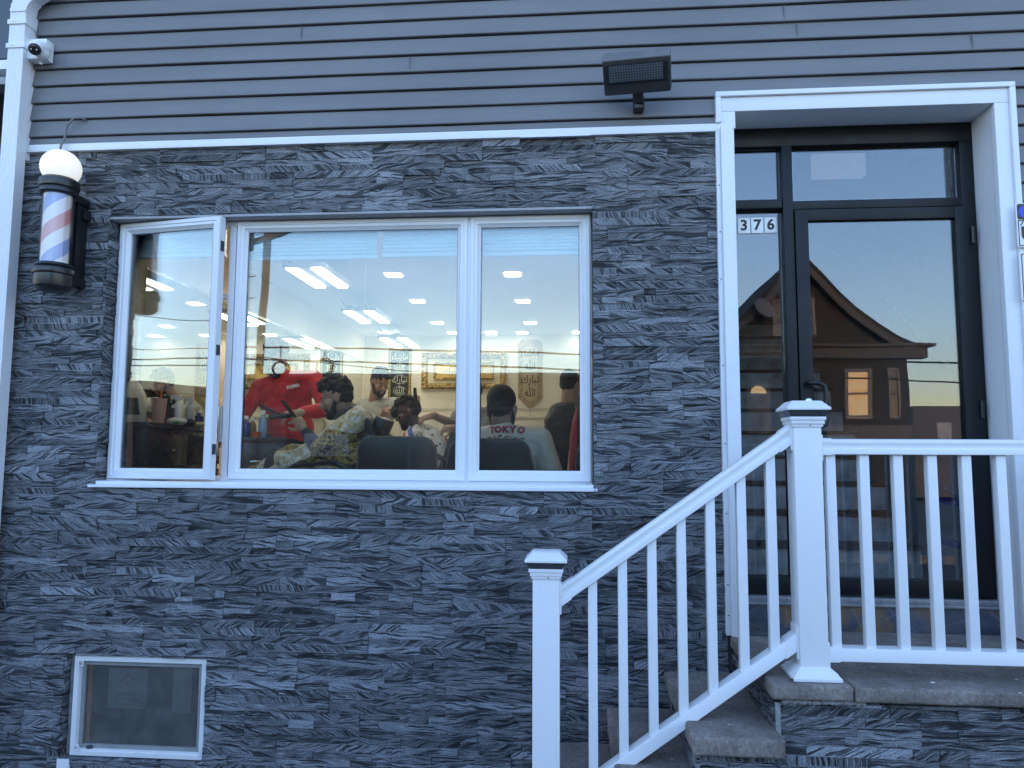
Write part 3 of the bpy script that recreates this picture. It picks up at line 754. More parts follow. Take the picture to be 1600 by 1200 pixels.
# flood light
fl = thing('flood_light', 'square black LED flood light tilted down on a stub bracket above the window', 'flood light', (.33,-.1,3.5))
fc = P(994,120,-.22); nrm = V((-.22,-.72,-.64)).normalized(); rt = V((1,-.12,.03)); rt = (rt-nrm*rt.dot(nrm)).normalized(); upv = rt.cross(nrm) * -1
if upv.z < 0: upv = -upv
HW, HH = .172, .086
def fbox(mb, x0, x1, z0, z1, d0, d1):
    return mb.obox(fc+rt*((x0+x1)/2)+upv*((z0+z1)/2)+nrm*((d0+d1)/2), (rt, upv, nrm), ((x1-x0)/2,(z1-z0)/2,(d1-d0)/2))
mb = MB(); fbox(mb,-HW,HW,-HH,HH,-.055,0); mb.build('housing', DGREY, fl, bevel=.014)
mb = MB(); fbox(mb,-HW+.012,HW-.012,-.026,.068,.0005,.006); mb.build('bezel', BLKP, fl, bevel=.003)
k = NT('led_array'); o = k.n('ShaderNodeUVMap', uv_map='UVMap').outputs[0]
vv = k.n('ShaderNodeTexVoronoi'); vv.inputs['Scale'].default_value = 1.0; vv.inputs['Randomness'].default_value = 0.0; k.l(o, vv.inputs['Vector'])
k.l(k.ramp(vv.outputs['Distance'], [(.18,(.75,.75,.74)),(.42,(.3,.3,.3))]), k.b.inputs['Base Color']); k.b.inputs['Roughness'].default_value = .3
p0 = fc+nrm*.0068+upv*.022; a, b = HW-.036, .038
MB().add([p0-rt*a-upv*b, p0+rt*a-upv*b, p0+rt*a+upv*b, p0-rt*a+upv*b], [(0,1,2,3)], [[(0,0),(20,0),(20,6),(0,6)]]).build('led_panel', k.m, fl)
mb = MB(); fbox(mb,-a-.004,a+.004,.022-b-.004,.022+b+.004,.0072,.010); mb.build('lens', glass_mat('lamp_glass', .08), fl)
mb = MB(); t0, t1 = fc+upv*(HH-.002)-nrm*.05, fc+upv*(HH-.004)
mb.prism([t0-rt*HW, t1-rt*HW, t1-rt*HW+upv*.008, t0-rt*HW+upv*.032], rt*(2*HW)); mb.build('visor', mat('weathered_grey_cover', (.13,.135,.145), .5), fl, bevel=.006, recalc=True)
mb = MB(); q = fc-upv*HH-nrm*.03; e = V((P(998,165,-.05).x,-.055,P(998,165,-.05).z))
mb.obox((q+e)/2, (rt, (q-e).normalized().cross(rt), (q-e).normalized()), (.027,.02,(q-e).length/2+.02)); mb.box(e.x-.027,e.x+.027,-.09,-.02,e.z-.03,e.z+.03)
br = mb.build('bracket', BLKM, fl, bevel=.005)
MB().lathe([(.008,0),(.006,.004)], (e.x-.002,-.09,e.z), (0,-1,0), 10).build('bolt', CHROME, br, smooth=40)
# barber pole
PY = -.19
pt0, pt1 = P(92,302,PY), P(83,440,PY)
pcx = (pt0.x+pt1.x)/2
bp = thing('barber_pole', 'lit barber pole with white globe and red, white and blue spiral stripes', 'barber pole', (pcx,PY,2.5))
zt, zb = 3.06, 2.60
k = NT('pole_stripes'); o = k.obj(); sx_ = k.n('ShaderNodeSeparateXYZ'); k.l(o, sx_.inputs[0])
ang = k.math('ARCTAN2', k.math('SUBTRACT', sx_.outputs[1], PY), k.math('SUBTRACT', sx_.outputs[0], pcx))
t = k.math('FRACT', k.math('SUBTRACT', k.math('MULTIPLY', sx_.outputs[2], 3.05), k.math('MULTIPLY', ang, 1/(2*math.pi))))
WHT, RED, BLU = (.62,.64,.68), (.50,.24,.26), (.22,.30,.56)
c = k.ramp(k.math('FRACT', k.math('ADD', t, .02)), [(0, WHT), (.25, BLU), (.5, WHT), (.75, RED)], 'CONSTANT')
k.l(c, k.b.inputs['Base Color']); k.b.inputs['Roughness'].default_value = .4; k.l(c, k.b.inputs['Emission Color']); k.b.inputs['Emission Strength'].default_value = .02
MB().lathe([(.066,zb),(.066,zt)], (pcx,PY,0), (0,0,1), 40).build('striped_drum', k.m, bp, smooth=50)
MB().lathe([(.076,zb),(.076,zt)], (pcx,PY,0), (0,0,1), 40, cap=False).build('glass_tube', glass_mat('tube_glass', .10, (.97,.98,.99)), bp, smooth=50)
mb = MB().lathe([(.06,3.115),(.085,3.112),(.098,3.10),(.100,3.075),(.098,3.060),(.090,3.055),(.094,3.045),(.094,3.030),(.085,3.022),(.060,3.02)], (pcx,PY,0), (0,0,1), 36); mb.build('top_collar', BLKP, bp, smooth=30)
mb = MB().lathe([(.06,2.645),(.088,2.642),(.094,2.628),(.086,2.62),(.100,2.615),(.105,2.600),(.102,2.585),(.094,2.58),(.094,2.545),(.090,2.52),(.072,2.502),(.05,2.495)], (pcx,PY,0), (0,0,1), 36); mb.build('bottom_collar', BLKP, bp, smooth=30)
k = NT('lit_globe'); k.b.inputs['Base Color'].default_value = (.7,.69,.66,1); k.b.inputs['Emission Color'].default_value = (1,.97,.9,1); k.b.inputs['Emission Strength'].default_value = .06
k.b.inputs['Roughness'].default_value = .25; GLOBE = k.m
gc = P(95.5,262.5,PY); MB().ell((pcx+.004,PY,gc.z), (.101,.101,.097), nu=32, nv=20).build('globe', GLOBE, bp, smooth=60)
mb = MB(); vs = []; n = 14
for z in (2.60,3.06):
    for i in range(n+1): a = R(8+140*i/n); vs.append((pcx+.081*math.cos(a),PY+.081*math.sin(a),z))
fs = [(i,i+1,n+2+i,n+1+i) for i in range(n)]; sh = mb.add(vs, fs).build('back_shell', BLKP, bp, smooth=50)
m_ = sh.modifiers.new('t','SOLIDIFY'); m_.thickness = .006
mb = MB().box(pcx-.03,pcx+.05,-.10,-.012,2.56,3.06).box(pcx-.02,pcx+.06,PY+.05,-.012,3.01,3.055).box(pcx-.02,pcx+.06,PY+.05,-.012,2.55,2.60).box(pcx+.052,pcx+.07,-.07,-.012,2.93,2.99); mb.build('mounting_bracket', BLKM, bp, bevel=.006)
q1, q2 = P(132,187,-.025), P(97,236,-.05)
cb = MB().tube([(q1.x,-.015,q1.z),(q1.x-.012,-.035,q1.z+.006),(q1.x-.05,-.045,q1.z+.002),(q1.x-.09,-.045,q1.z-.045),(q2.x+.01,-.05,q2.z+.07),(q2.x-.005,-.055,q2.z+.03),(q2.x-.01,-.055,q2.z-.05),(q2.x-.01,-.06,q2.z-.16)], .0065, 8)
tag(cb.build('power_cable', mat('grey_cable', (.14,.145,.15), .5), smooth=60), 'grey cable curving out of the clapboards down behind the white globe', 'cable')
q3 = (q2.x-.007,-.055,q2.z+.0)

# ------------------------------------------------------------------ stoop and steps
stp = thing('stoop', 'stone-clad entrance stoop with brown flagstone treads rising to the right', 'steps', (1.5,-.4,0))
XE = 3.6
MB().box(.815, XE, -.735, .0205, -.14, .69).box(.815, XE, .0206, .15, -.14, .745).build('core', MORTAR, stp)
mb = SMB()
stones(mb, (.80,-.75,-.1), (1,0,0), (0,0,1), XE-.80, .772, seed=21)
stones(mb, (.80,.0,-.1), (0,-1,0), (0,0,1), .75, .772, seed=22)
stones(mb, (.485,-.835,-.1), (1,0,0), (0,0,1), .33, .592, seed=23)
stones(mb, (.485,0,-.1), (0,-1,0), (0,0,1), .835, .592, seed=24)
stones(mb, (.195,-.835,-.1), (1,0,0), (0,0,1), .29, .412, seed=25)
stones(mb, (.195,0,-.1), (0,-1,0), (0,0,1), .835, .412, seed=26)
stones(mb, (-.095,-.835,-.1), (1,0,0), (0,0,1), .29, .232, seed=27)
stones(mb, (-.38,-.835,-.13), (1,0,0), (0,0,1), .29, .10, seed=29)
stones(mb, (-.38,0,-.13), (0,-1,0), (0,0,1), .835, .10, seed=30)
stones(mb, (-.095,0,-.1), (0,-1,0), (0,0,1), .835, .232, seed=28)
stone_build(mb, 'stone_facing', stp)
mb = MB().box(.50,.80,-.82,-.002,-.14,.49).box(.21,.50,-.82,-.002,-.14,.31).box(-.08,.21,-.82,-.002,-.14,.13); mb.build('step_core', MORTAR, stp)
def slab(x0, x1, y0, y1, z0, z1, name):
    """flagstone with a rough, worn front edge"""
    from mathutils import noise as N
    bm = bmesh.new(); bmesh.ops.create_cube(bm, size=1)
    bmesh.ops.scale(bm, vec=(x1-x0, y1-y0, z1-z0), verts=bm.verts); bmesh.ops.translate(bm, vec=((x0+x1)/2,(y0+y1)/2,(z0+z1)/2), verts=bm.verts)
    es = [e for e in bm.edges]; bmesh.ops.bevel(bm, geom=es, offset=.012, segments=3, affect='EDGES', profile=.5)
    L = max(x1-x0, y1-y0)
    for ax_, st in ((0, x1-x0), (1, y1-y0), (2, z1-z0)):
        n = int(st/.03)
        for i in range(1, n):
            co = [0,0,0]; co[ax_] = (x0,y0,z0)[ax_]+st*i/n; no = [0,0,0]; no[ax_] = 1
            bmesh.ops.bisect_plane(bm, geom=bm.verts[:]+bm.edges[:]+bm.faces[:], plane_co=co, plane_no=no)
    for v in bm.verts:
        p = v.co.copy(); a = 1 if p.z < z1-.004 else .25
        d = V((N.noise(p*14), N.noise(p*14+V((5,5,5))), .4*N.noise(p*9+V((9,1,3)))))*.006*a + V((N.noise(p*45),N.noise(p*45+V((3,3,3))),N.noise(p*45+V((7,2,1)))*.3))*.0025*a
        v.co += d
    me = bpy.data.meshes.new(name); bm.to_mesh(me); bm.free(); me.materials.append(SLAB); me.shade_smooth(); me.set_sharp_from_angle(angle=R(50))
    o = bpy.data.objects.new(name, me); COL.objects.link(o); par(o, stp); return o
slab(.775,1.083,-.80,-.008,.692,.75,'flagstone'); slab(1.087,2.25,-.80,-.30,.690,.748,'flagstone'); slab(1.087,2.25,-.296,.14,.690,.749,'flagstone'); slab(2.254,XE,-.80,.14,.690,.749,'flagstone')
slab(.452,.80,-.88,-.006,.50,.57,'step_tread'); slab(.165,.485,-.88,-.006,.32,.39,'step_tread'); slab(-.125,.195,-.88,-.006,.14,.21,'step_tread'); slab(-.42,-.09,-.88,-.006,-.03,.04,'step_tread')
mb = SMB(); stones(mb, (.80,.14,.76), (1,0,0), (0,0,1), .08, .09, seed=9)
mb = MB()
from mathutils import noise as N_
for i in range(26):
    x = .83+.012*i; mb.ell((x+random.uniform(-.004,.004),-.768,.681+random.uniform(-.003,.003)), (.012,.014,.009+random.uniform(0,.004)), nu=7, nv=5)
mb.build('mortar_joint', GREYM, stp, smooth=60)
mb = MB()
for i in range(30):
    mb.box(.795,.812,-.768,-.752,.66-.0-i*.012,.672-i*.012)
mb.build('corner_bead', GREYM, stp)
# a few flakes of paint and a leaf lying on the treads
FLAKE = mat('white_flake', (.7,.7,.68), .8, var=0); LEAF = mat('dead_leaf', (.10,.05,.035), .8, var=.3)
rnd = random.Random(5)
def flake(x, y, z, s, m, label, cat):
    n = 7; p = []
    for k_ in range(n):
        a = 2*math.pi*k_/n; r = s*rnd.uniform(.5,1.1); p.append((x+r*math.cos(a), y+r*.55*math.sin(a), z+s*.12*rnd.random()))
    return tag(MB().prism(p, (0,0,.0015)).build('leaf' if cat == 'leaf' else 'paint_flake', m), label, cat)
for (px, py, z, s, lab) in ((1457,1067,.753,.012,'white paint flake, biggest one lying on the flagstone under the level rail'),(1365,1042,.752,.004,'tiny white paint flake just under the bottom rail near the big post'),(1588,1062,.752,.006,'white paint flake on the flagstone near the right edge'),(1594,1083,.752,.008,'white paint flake near the stoop edge at far right'),(1138,1133,.574,.005,'pair of specks, left one on the second tread'),(1143,1133,.574,.004,'pair of specks, right one on the second tread'),(1050,1186,.394,.004,'white speck on the lower tread seen below the rail')):
    d = P(px,py,0)-CAM; t = (z-CAM.z)/d.z; q = CAM+d*t
    flake(q.x,q.y,z,s,FLAKE,lab,'paint flake')
d = P(1240,1062,0)-CAM; q = CAM+d*((.752-CAM.z)/d.z)
flake(q.x,q.y-.01,.753,.028,LEAF,'brown dead leaf caught against the base of the big post','leaf')

# ------------------------------------------------------------------ railing
rl = thing('porch_railing', 'white vinyl railing with two square posts, sloping down the steps and level along the stoop', 'railing', (.965,-.664,.75))
RY = -.664
def post(cx, z0, z1, name, skirt=True):
    h = .056
    o = MB().box(cx-h,cx+h,RY-h,RY+h,z0,z1).build(name, VINYL, rl, bevel=.004)
    mb = MB()
    mb.box(cx-.067,cx+.067,RY-.067,RY+.067,z1-.012,z1+.004); mb.box(cx-.072,cx+.072,RY-.072,RY+.072,z1+.004,z1+.018)
    mb.box(cx-.062,cx+.062,RY-.062,RY+.062,z1-.024,z1-.012)
    mb.build('post_collar', VINYL, o, bevel=.002)
    MB().add([(cx-a,RY-b,z1+.0181) for a,b in ((.068,.068),(-.068,.068),(-.068,-.068),(.068,-.068))]+[(cx-a,RY-b,z1+.045) for a,b in ((.082,.082),(-.082,.082),(-.082,-.082),(.082,-.082))], [(0,1,2,3),(7,6,5,4),(0,4,5,1),(1,5,6,2),(2,6,7,3),(3,7,4,0)]).build('solar_lens', mat('grey_lens', (.05,.055,.06), .3) if 'grey_lens' not in bpy.data.materials else bpy.data.materials['grey_lens'], o, recalc=True)
    mb = MB(); a = .088; b = .06
    lv = [(a,z1+.0455),(a,z1+.056),(a-.006,z1+.060),(b,z1+.083),(b-.004,z1+.085)]
    vs = []
    for (r_, z) in lv: vs += [(cx-r_,RY-r_,z),(cx+r_,RY-r_,z),(cx+r_,RY+r_,z),(cx-r_,RY+r_,z)]
    fs = [(3,2,1,0)]
    for i in range(len(lv)-1):
        for k_ in range(4): fs.append((i*4+k_, i*4+(k_+1) % 4, (i+1)*4+(k_+1) % 4, (i+1)*4+k_))
    m = (len(lv)-1)*4; fs.append((m,m+1,m+2,m+3))
    mb.add(vs, fs); mb.build('post_cap', VINYL, o, bevel=.0015)
    MB().lathe([(.0035,0),(.0035,.0015)], (cx+.01,RY-.0625,z1-.018), (0,-1,0), 8).build('screw', GREYM, o)
    if skirt:
        mb = MB(); vs = []; lv = [(.094,z0+.0),(.094,z0+.012),(.084,z0+.022),(.080,z0+.030),(.066,z0+.040),(.0585,z0+.048)]
        for (r_, z) in lv: vs += [(cx-r_,RY-r_,z),(cx+r_,RY-r_,z),(cx+r_,RY+r_,z),(cx-r_,RY+r_,z)]
        fs = [(3,2,1,0)]
        for i in range(len(lv)-1):
            for k_ in range(4): fs.append((i*4+k_, i*4+(k_+1) % 4, (i+1)*4+(k_+1) % 4, (i+1)*4+k_))
        fs.append(tuple(len(vs)-4+k_ for k_ in range(4)))
        mb.add(vs, fs); mb.build('base_skirt', VINYL, o, bevel=.0012)
    return o
NX, BX = -.113, .965
post(NX, -.119, 1.15, 'newel_post'); post(BX, .752, 1.785, 'newel_post'); post(2.92, .75, 1.785, 'newel_post')
def railbar(name, p, q, prof):
    """prof in (across y, up) swept from p to q with plumb ends"""
    p = V(p); q = V(q); vs = []
    for e in (p, q):
        for (y, z) in prof: vs.append((e.x, e.y+y, e.z+z))
    n = len(prof); fs = [tuple(range(n)), tuple(range(2*n-1, n-1, -1))]+[(i, i+n, (i+1) % n+n, (i+1) % n) for i in range(n)]
    o = MB().add(vs, fs).build(name, VINYL, rl, recalc=True); o.data.shade_smooth(); o.data.set_sharp_from_angle(angle=R(28)); return o
def sc(prof, k): return [(y, z*k) for y, z in prof]
half = [(0,.032),(.012,.0315),(.022,.028),(.026,.021),(.0265,.014),(.024,.008),(.0225,.004),(.0225,-.006),(.026,-.009),(.0335,-.010),(.0345,-.013),(.0345,-.031),(.033,-.0325)]
TOP = [(-y,z) for y,z in half]+[(y,z) for y,z in half[::-1][:-1]]
BOT = [(-.0325,.024),(-.034,.021),(-.034,-.026),(-.0325,-.0275),(.0325,-.0275),(.034,-.026),(.034,.021),(.0325,.024)]
xl, xr = NX+.056, BX-.056
def yl(pa, pb): a, b = P(*pa, RY-.034), P(*pb, RY-.034); return a, b
a, b = P(875,932,RY-.034), P(1232,681,RY-.034); s1 = (b.z-a.z)/(b.x-a.x); zt_l, zt_r = a.z+s1*(xl-a.x), a.z+s1*(xr-a.x)
a, b = P(960,1205,RY-.034), P(1245,1003,RY-.034); s2 = (b.z-a.z)/(b.x-a.x); zb_l, zb_r = a.z+s2*(xl-a.x), a.z+s2*(xr-a.x)
k1 = math.sqrt(1+s1*s1)
railbar('top_rail', (xl,RY,zt_l), (xr,RY,zt_r), sc(TOP,k1)); railbar('bottom_rail', (xl,RY,zb_l), (xr,RY,zb_r), sc(BOT,k1))
zr = P(1400,698,RY-.034).z; zq = P(1400,1026,RY-.034).z+.002
railbar('top_rail', (BX+.056,RY,zr), (2.864,RY,zr), TOP); railbar('bottom_rail', (BX+.056,RY,zq), (2.864,RY,zq), BOT)
# socket brackets where rails meet posts
def bracket(x, z, s, dirn, k=1.0, top=True):
    e = .0035; L = .05; prof = [(y*1.09, zz*1.13*k) for y, zz in (TOP if top else BOT)]
    railbar('rail_bracket', (x,RY,z), (x+dirn*L,RY,z+dirn*L*s), prof)
    MB().box(min(x,x+dirn*.008),max(x,x+dirn*.008),RY-.045,RY+.045,z-.058*k,z+.048*k).build('rail_bracket', VINYL, rl, bevel=.002)
bracket(xl, zt_l, s1, 1, k1); bracket(xr, zt_r, s1, -1, k1); bracket(xr, zb_r, s2, -1, k1, False); bracket(xl, zb_l, s2, 1, k1, False); bracket(BX+.056, zr, 0, 1); bracket(BX+.056, zq, 0, 1, 1, False)
for px in (926,973,1019.5,1066,1112.5,1162,1209.5):
    x = P(px, 930, RY-.019).x; h = .019
    za, zb_ = zb_l+s2*(x-xl), zt_l+s1*(x-xl); i0, i1 = .02*k1, -.030*k1
    mb = MB(); vs = []
    for y in (RY-h, RY+h): vs += [(x-h,y,za-s2*h+i0),(x+h,y,za+s2*h+i0),(x+h,y,zb_+s1*h+i1),(x-h,y,zb_-s1*h+i1)]
    mb.add(vs, [(0,1,2,3),(7,6,5,4),(0,4,5,1),(1,5,6,2),(2,6,7,3),(3,7,4,0)]); mb.build('baluster', VINYL, rl, bevel=.0025)
for i in range(14):
    x = 1.066+.1345*i
    if x > 2.83: break
    MB().box(x-.019,x+.019,RY-.019,RY+.019,zq+.022,zr-.03).build('baluster', VINYL, rl, bevel=.0025)

# ------------------------------------------------------------------ stair hall behind the door
WR = mat('scuffed_white_riser', (.66,.66,.63), .6, var=.35, scale=9); TREAD = mat('dark_worn_tread', (.05,.045,.04), .7, var=.4, scale=20)
hs = thing('inner_staircase', 'scuffed white staircase with dark tread edges behind the glass door', 'staircase', (1.6,1.9,FL))
mb = MB(); mt = MB(); HY = .95
for i in range(11):
    z = FL+.185*i; y = HY+.25*i
    mb.box(.99,2.14,y,y+.25,z if i else FL,z+.16); mt.box(.99,2.15,y-.025,y+.26,z+.161,z+.185)
mb.build('riser', WR, hs); mt.build('tread', TREAD, hs, bevel=.004)
HW_ = mat('grey_hall_paint', (.55,.56,.57), .7, var=.05)
MB().box(2.62,2.6999,.3,9.4,FL,4.29).box(.8501,2.62,4.4,4.5,FL,4.29).box(.8502,.8702,.3,4.39,FL,4.29).build('hall_wall', HW_, shop)
mb = MB().tube([(2.58,HY-.1,FL+.95),(2.58,HY+2.6,FL+2.85)], .024, 10); mb.build('hall_rail', mat('pale_handrail', (.5,.48,.45), .5), shop)
q = P(1270,240,.9); q2_ = P(1352,275,.9)
lb = thing('light_box', 'white light box seen through the pane above the door', 'light fitting', ((q.x+q2_.x)/2,.9,q.z))
MB().box(q.x,q2_.x,.88,.95,q2_.z,q.z).build('cover', mat('white_box', (.6,.6,.6), .5, emit=(.95,.97,1), estr=.012), lb, bevel=.006)
MB().box(q.x+.02,q2_.x-.02,.9,.94,q.z+.0005,4.2995).build('hanger', HW_, lb)
TUBB = mat('clear_blue_plastic', (.35,.4,.48), .35, var=.1); TUBL = mat('blue_lid', (.02,.06,.5), .35, var=.1)
def tub(cx, cy, z, w, d, h, label):
    t = thing('storage_bin', label, 'storage bin', (cx,cy,z), 'bins behind the glass door')
    lv = [(.86,0),(.98,h*.92),(1.0,h*.92),(1.0,h)]
    vs = []
    for (s_, zz) in lv: vs += [(cx-w/2*s_,cy-d/2*s_,z+zz),(cx+w/2*s_,cy-d/2*s_,z+zz),(cx+w/2*s_,cy+d/2*s_,z+zz),(cx-w/2*s_,cy+d/2*s_,z+zz)]
    fs = [(3,2,1,0)]
    for i in range(3):
        for k_ in range(4): fs.append((i*4+k_, i*4+(k_+1) % 4, (i+1)*4+(k_+1) % 4, (i+1)*4+k_))
    fs.append((12,13,14,15)); MB().add(vs, fs).build('tub', TUBB, t, bevel=.006)
    MB().box(cx-w/2*1.03,cx+w/2*1.03,cy-d/2*1.03,cy+d/2*1.03,z+h+.0005,z+h+.03).box(cx-w/2*.9,cx+w/2*.9,cy-d/2*.9,cy+d/2*.9,z+h+.03,z+h+.038).build('lid', TUBL, t, bevel=.006)
tub(2.34,.72,FL,.34,.34,.22,'clear plastic bin with blue lid, lower one behind the door'); tub(2.335,.72,FL+.26,.32,.34,.2,'clear plastic bin with blue lid, stacked upper one behind the door')
def lumpy(name, c, rad, m, seed, label, cat):
    mb = MB(); mb.ell(c, rad, nu=20, nv=14)
    mb.v = [tuple(V(v)+ (V(v)-V(c))*.35*N_.noise(V(v)*18+V((seed,0,0)))) for v in mb.v]
    return tag(mb.build(name, m, smooth=40), label, cat)
lumpy('plastic_bag', (2.53,1.05,FL+.55), (.07,.1,.1), mat('thin_white_plastic', (.6,.62,.65), .4), 3, 'crumpled white plastic bag beside the blue bins behind the door', 'bag')
lumpy('rag_heap', (2.30,.72,FL+.535), (.12,.1,.045), mat('grey_rag', (.4,.4,.42), .9, var=.4, scale=30), 6, 'heap of pale rags on top of the blue-lidded bins', 'rags')
MB().lathe([(.08,FL),(.095,FL+.44),(.1,FL+.45)], (2.53,1.05,0), (0,0,1), 20).v
bk = thing('bucket', 'pale grey bucket under the plastic bag behind the door', 'bucket', (2.53,1.05,FL))
MB().lathe([(.085,FL),(.1,FL+.43),(.106,FL+.432),(.106,FL+.445)], (2.53,1.05,0), (0,0,1), 24).build('pail', mat('grey_pail', (.5,.51,.53), .5), bk, smooth=40)

# ------------------------------------------------------------------ across the street (seen mirrored in the glass)
def lap_mat(name, c, pitch=.11):
    k = NT(name); o = k.obj(); s_ = k.n('ShaderNodeSeparateXYZ'); k.l(o, s_.inputs[0])
    f = k.math('FRACT', k.math('DIVIDE', s_.outputs[2], pitch))
    n = k.noise(k.mapping(o, (1,1,6)), 2, 4)
    c0 = k.ramp(n, [(.3, tuple(x*.85 for x in c)), (.7, tuple(x*1.15 for x in c))])
    k.l(c0, k.b.inputs['Base Color']); k.b.inputs['Roughness'].default_value = .8
    k.bump(f, 1.0, .03); return k.m
BROWN = lap_mat('brown_lap_siding', (.064,.060,.058)); FAS = mat('tan_fascia', (.115,.107,.10), .7); SHING = mat('dark_shingle', (.05,.048,.05), .9, var=.3, scale=30)
PALE = mat('pale_house_trim', (.27,.25,.23), .6)
WGLASS = mat('dark_window', (.02,.022,.026), .06, var=0, spec=.8); BLIND = mat('drawn_blind', (.24,.235,.22), .7)
Yh = 14.384; yh = 2*.192-Yh
def Hd(px, py): q = P(px, py, Yh); return q.x, q.z
hx0, hx1 = Hd(1245,405)[0]-(Hd(1420,550)[0]-Hd(1245,405)[0]), Hd(1418,560)[0]
pkx, pkz = Hd(1246,406); ex, ez = Hd(1428,545); cz0, cz1 = Hd(1300,562)[1], Hd(1300,545)[1]
house = thing('gabled_house', 'brown clapboard house with a curved gable, reflected in the door glass', 'house', (pkx, yh-4, 0))
# gable outline with a bell-cast flare
half_ = [(0,pkz)]
for px, py in ((1272,432),(1300,463),(1330,489),(1360,513),(1395,535),(1424,546)): x, z = Hd(px, py); half_.append((x-pkx, z))
poly = [(pkx-x, yh, z-.05) for x, z in half_[:0:-1]]+[(pkx+x, yh, z-.05) for x, z in half_]
MB().prism([(hx0,yh,-.1)]+[(min(max(p[0],hx0),hx1),yh,p[2]) for p in poly]+[(hx1,yh,-.1)], (0,-9,0)).build('wall', BROWN, house)
mb = MB(); mf = MB()
for sgn in (-1, 1):
    for (x0_, z0_), (x1_, z1_) in zip(half_, half_[1:]):
        a = V((pkx+sgn*x0_,yh+.32,z0_)); b = V((pkx+sgn*x1_,yh+.32,z1_)); n = V((-(b.z-a.z),0,b.x-a.x)).normalized()
        if n.z < 0: n = -n
        mb.prism([a+n*.0,b+n*.0,b+n*.09,a+n*.09], (0,-9.4,0)); mf.prism([a-n*.15+V((0,.0,0)),b-n*.15,b-n*.001,a-n*.001], (0,-.06,0))
mb.build('roof', SHING, house, recalc=True); mf.build('rake_board', FAS, house, recalc=True)
MB().box(hx0-.3,hx1+.35,yh+.001,yh+.30,cz0,cz1).box(hx0-.4,hx1+.5,yh+.001,yh+.42,cz1,cz1+.07).build('cornice', FAS, house, bevel=.02)
def hwin(name, px0, px1, py0, py1, glassm, tr=.07, parent=house, yy=yh):
    x0, z1 = Hd(px0, py0); x1, z0 = Hd(px1, py1)
    mb = MB(); rect_frame(mb, x0-tr, x1+tr, z0-tr, z1+tr, yy+.002, yy+.07, tr); mb.box(x0,x1,yy+.02,yy+.06,(z0+z1)/2-.025,(z0+z1)/2+.025)
    o = mb.build(name, PALE, parent, bevel=.008); MB().box(x0,x1,yy+.004,yy+.03,z0,z1).build('pane', glassm, o); return o
SUNGLOW = NT('painted_sunset_glow'); SUNGLOW.t.nodes.remove(SUNGLOW.b); e = SUNGLOW.n('ShaderNodeEmission')
c = SUNGLOW.ramp(SUNGLOW.noise(SUNGLOW.mapping(SUNGLOW.obj(), (2,2,3)), 1, 4), [(.35,(1,.5,.2)),(.7,(1,.74,.42))]); SUNGLOW.l(c, e.inputs[0]); e.inputs[1].default_value = .36; SUNGLOW.l(e.outputs[0], SUNGLOW.out.inputs[0])  # reflected sunset painted as emission on the panes; no lamp behind them
hwin('window', 1211, 1236, 470, 520, BLIND); hwin('window', 1252, 1270, 470, 520, BLIND)
hwin('sunset_glow_window', 1324, 1357, 583, 649, SUNGLOW.m, .09)
hwin('window', 1388, 1402, 580, 650, WGLASS, .06)
x0, z0 = Hd(1290,675); x1, z1 = Hd(1416,664); MB().box(x0,hx1+.02,yh+.002,yh+.10,z0-.35,z1).build('bay_panel', mat('grey_bay_panel', (.15,.145,.14), .7), house)
# porch: shade of its recess painted as a flat dark panel, pale fanlight door
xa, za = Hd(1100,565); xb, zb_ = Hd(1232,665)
MB().box(xa,xb,yh+.002,yh+.012,zb_,za).build('porch_shadow', mat('painted_porch_shade', (.035,.028,.025), .9), house)
xa, za = Hd(1165,597); xb, zb_ = Hd(1208,665)
dr = MB().box(xa,xb,yh+.013,yh+.06,zb_-.2,za).build('front_door', mat('grey_brown_door', (.11,.095,.085), .6), house, bevel=.01)
xc, zc_ = Hd(1186,615); p = [(xc+.2*math.cos(R(a_)),yh+.061,zc_+.19*math.sin(R(a_))) for a_ in range(0,181,20)]; MB().prism(p, (0,.006,0)).build('fanlight', SUNGLOW.m, dr)
dish = thing('satellite_dish', 'grey satellite dish on the gable of the reflected house', 'satellite dish', (Hd(1185,490)[0],yh+.4,Hd(1185,490)[1]))
dc = V((Hd(1187,487)[0],yh+.42,Hd(1187,487)[1])); MB().lathe([(.01,0),(.15,.02),(.26,.075),(.27,.08),(.26,.085),(.15,.035),(.01,.012)], dc, (.35,.8,.5), 24, cap=False).build('reflector', mat('dish_grey', (.22,.22,.22), .5), dish, smooth=60)
MB().tube([dc,dc+V((0,-.2,-.25)),dc+V((0,-.42,-.4))], .02, 8).build('mast', BLKM, dish)
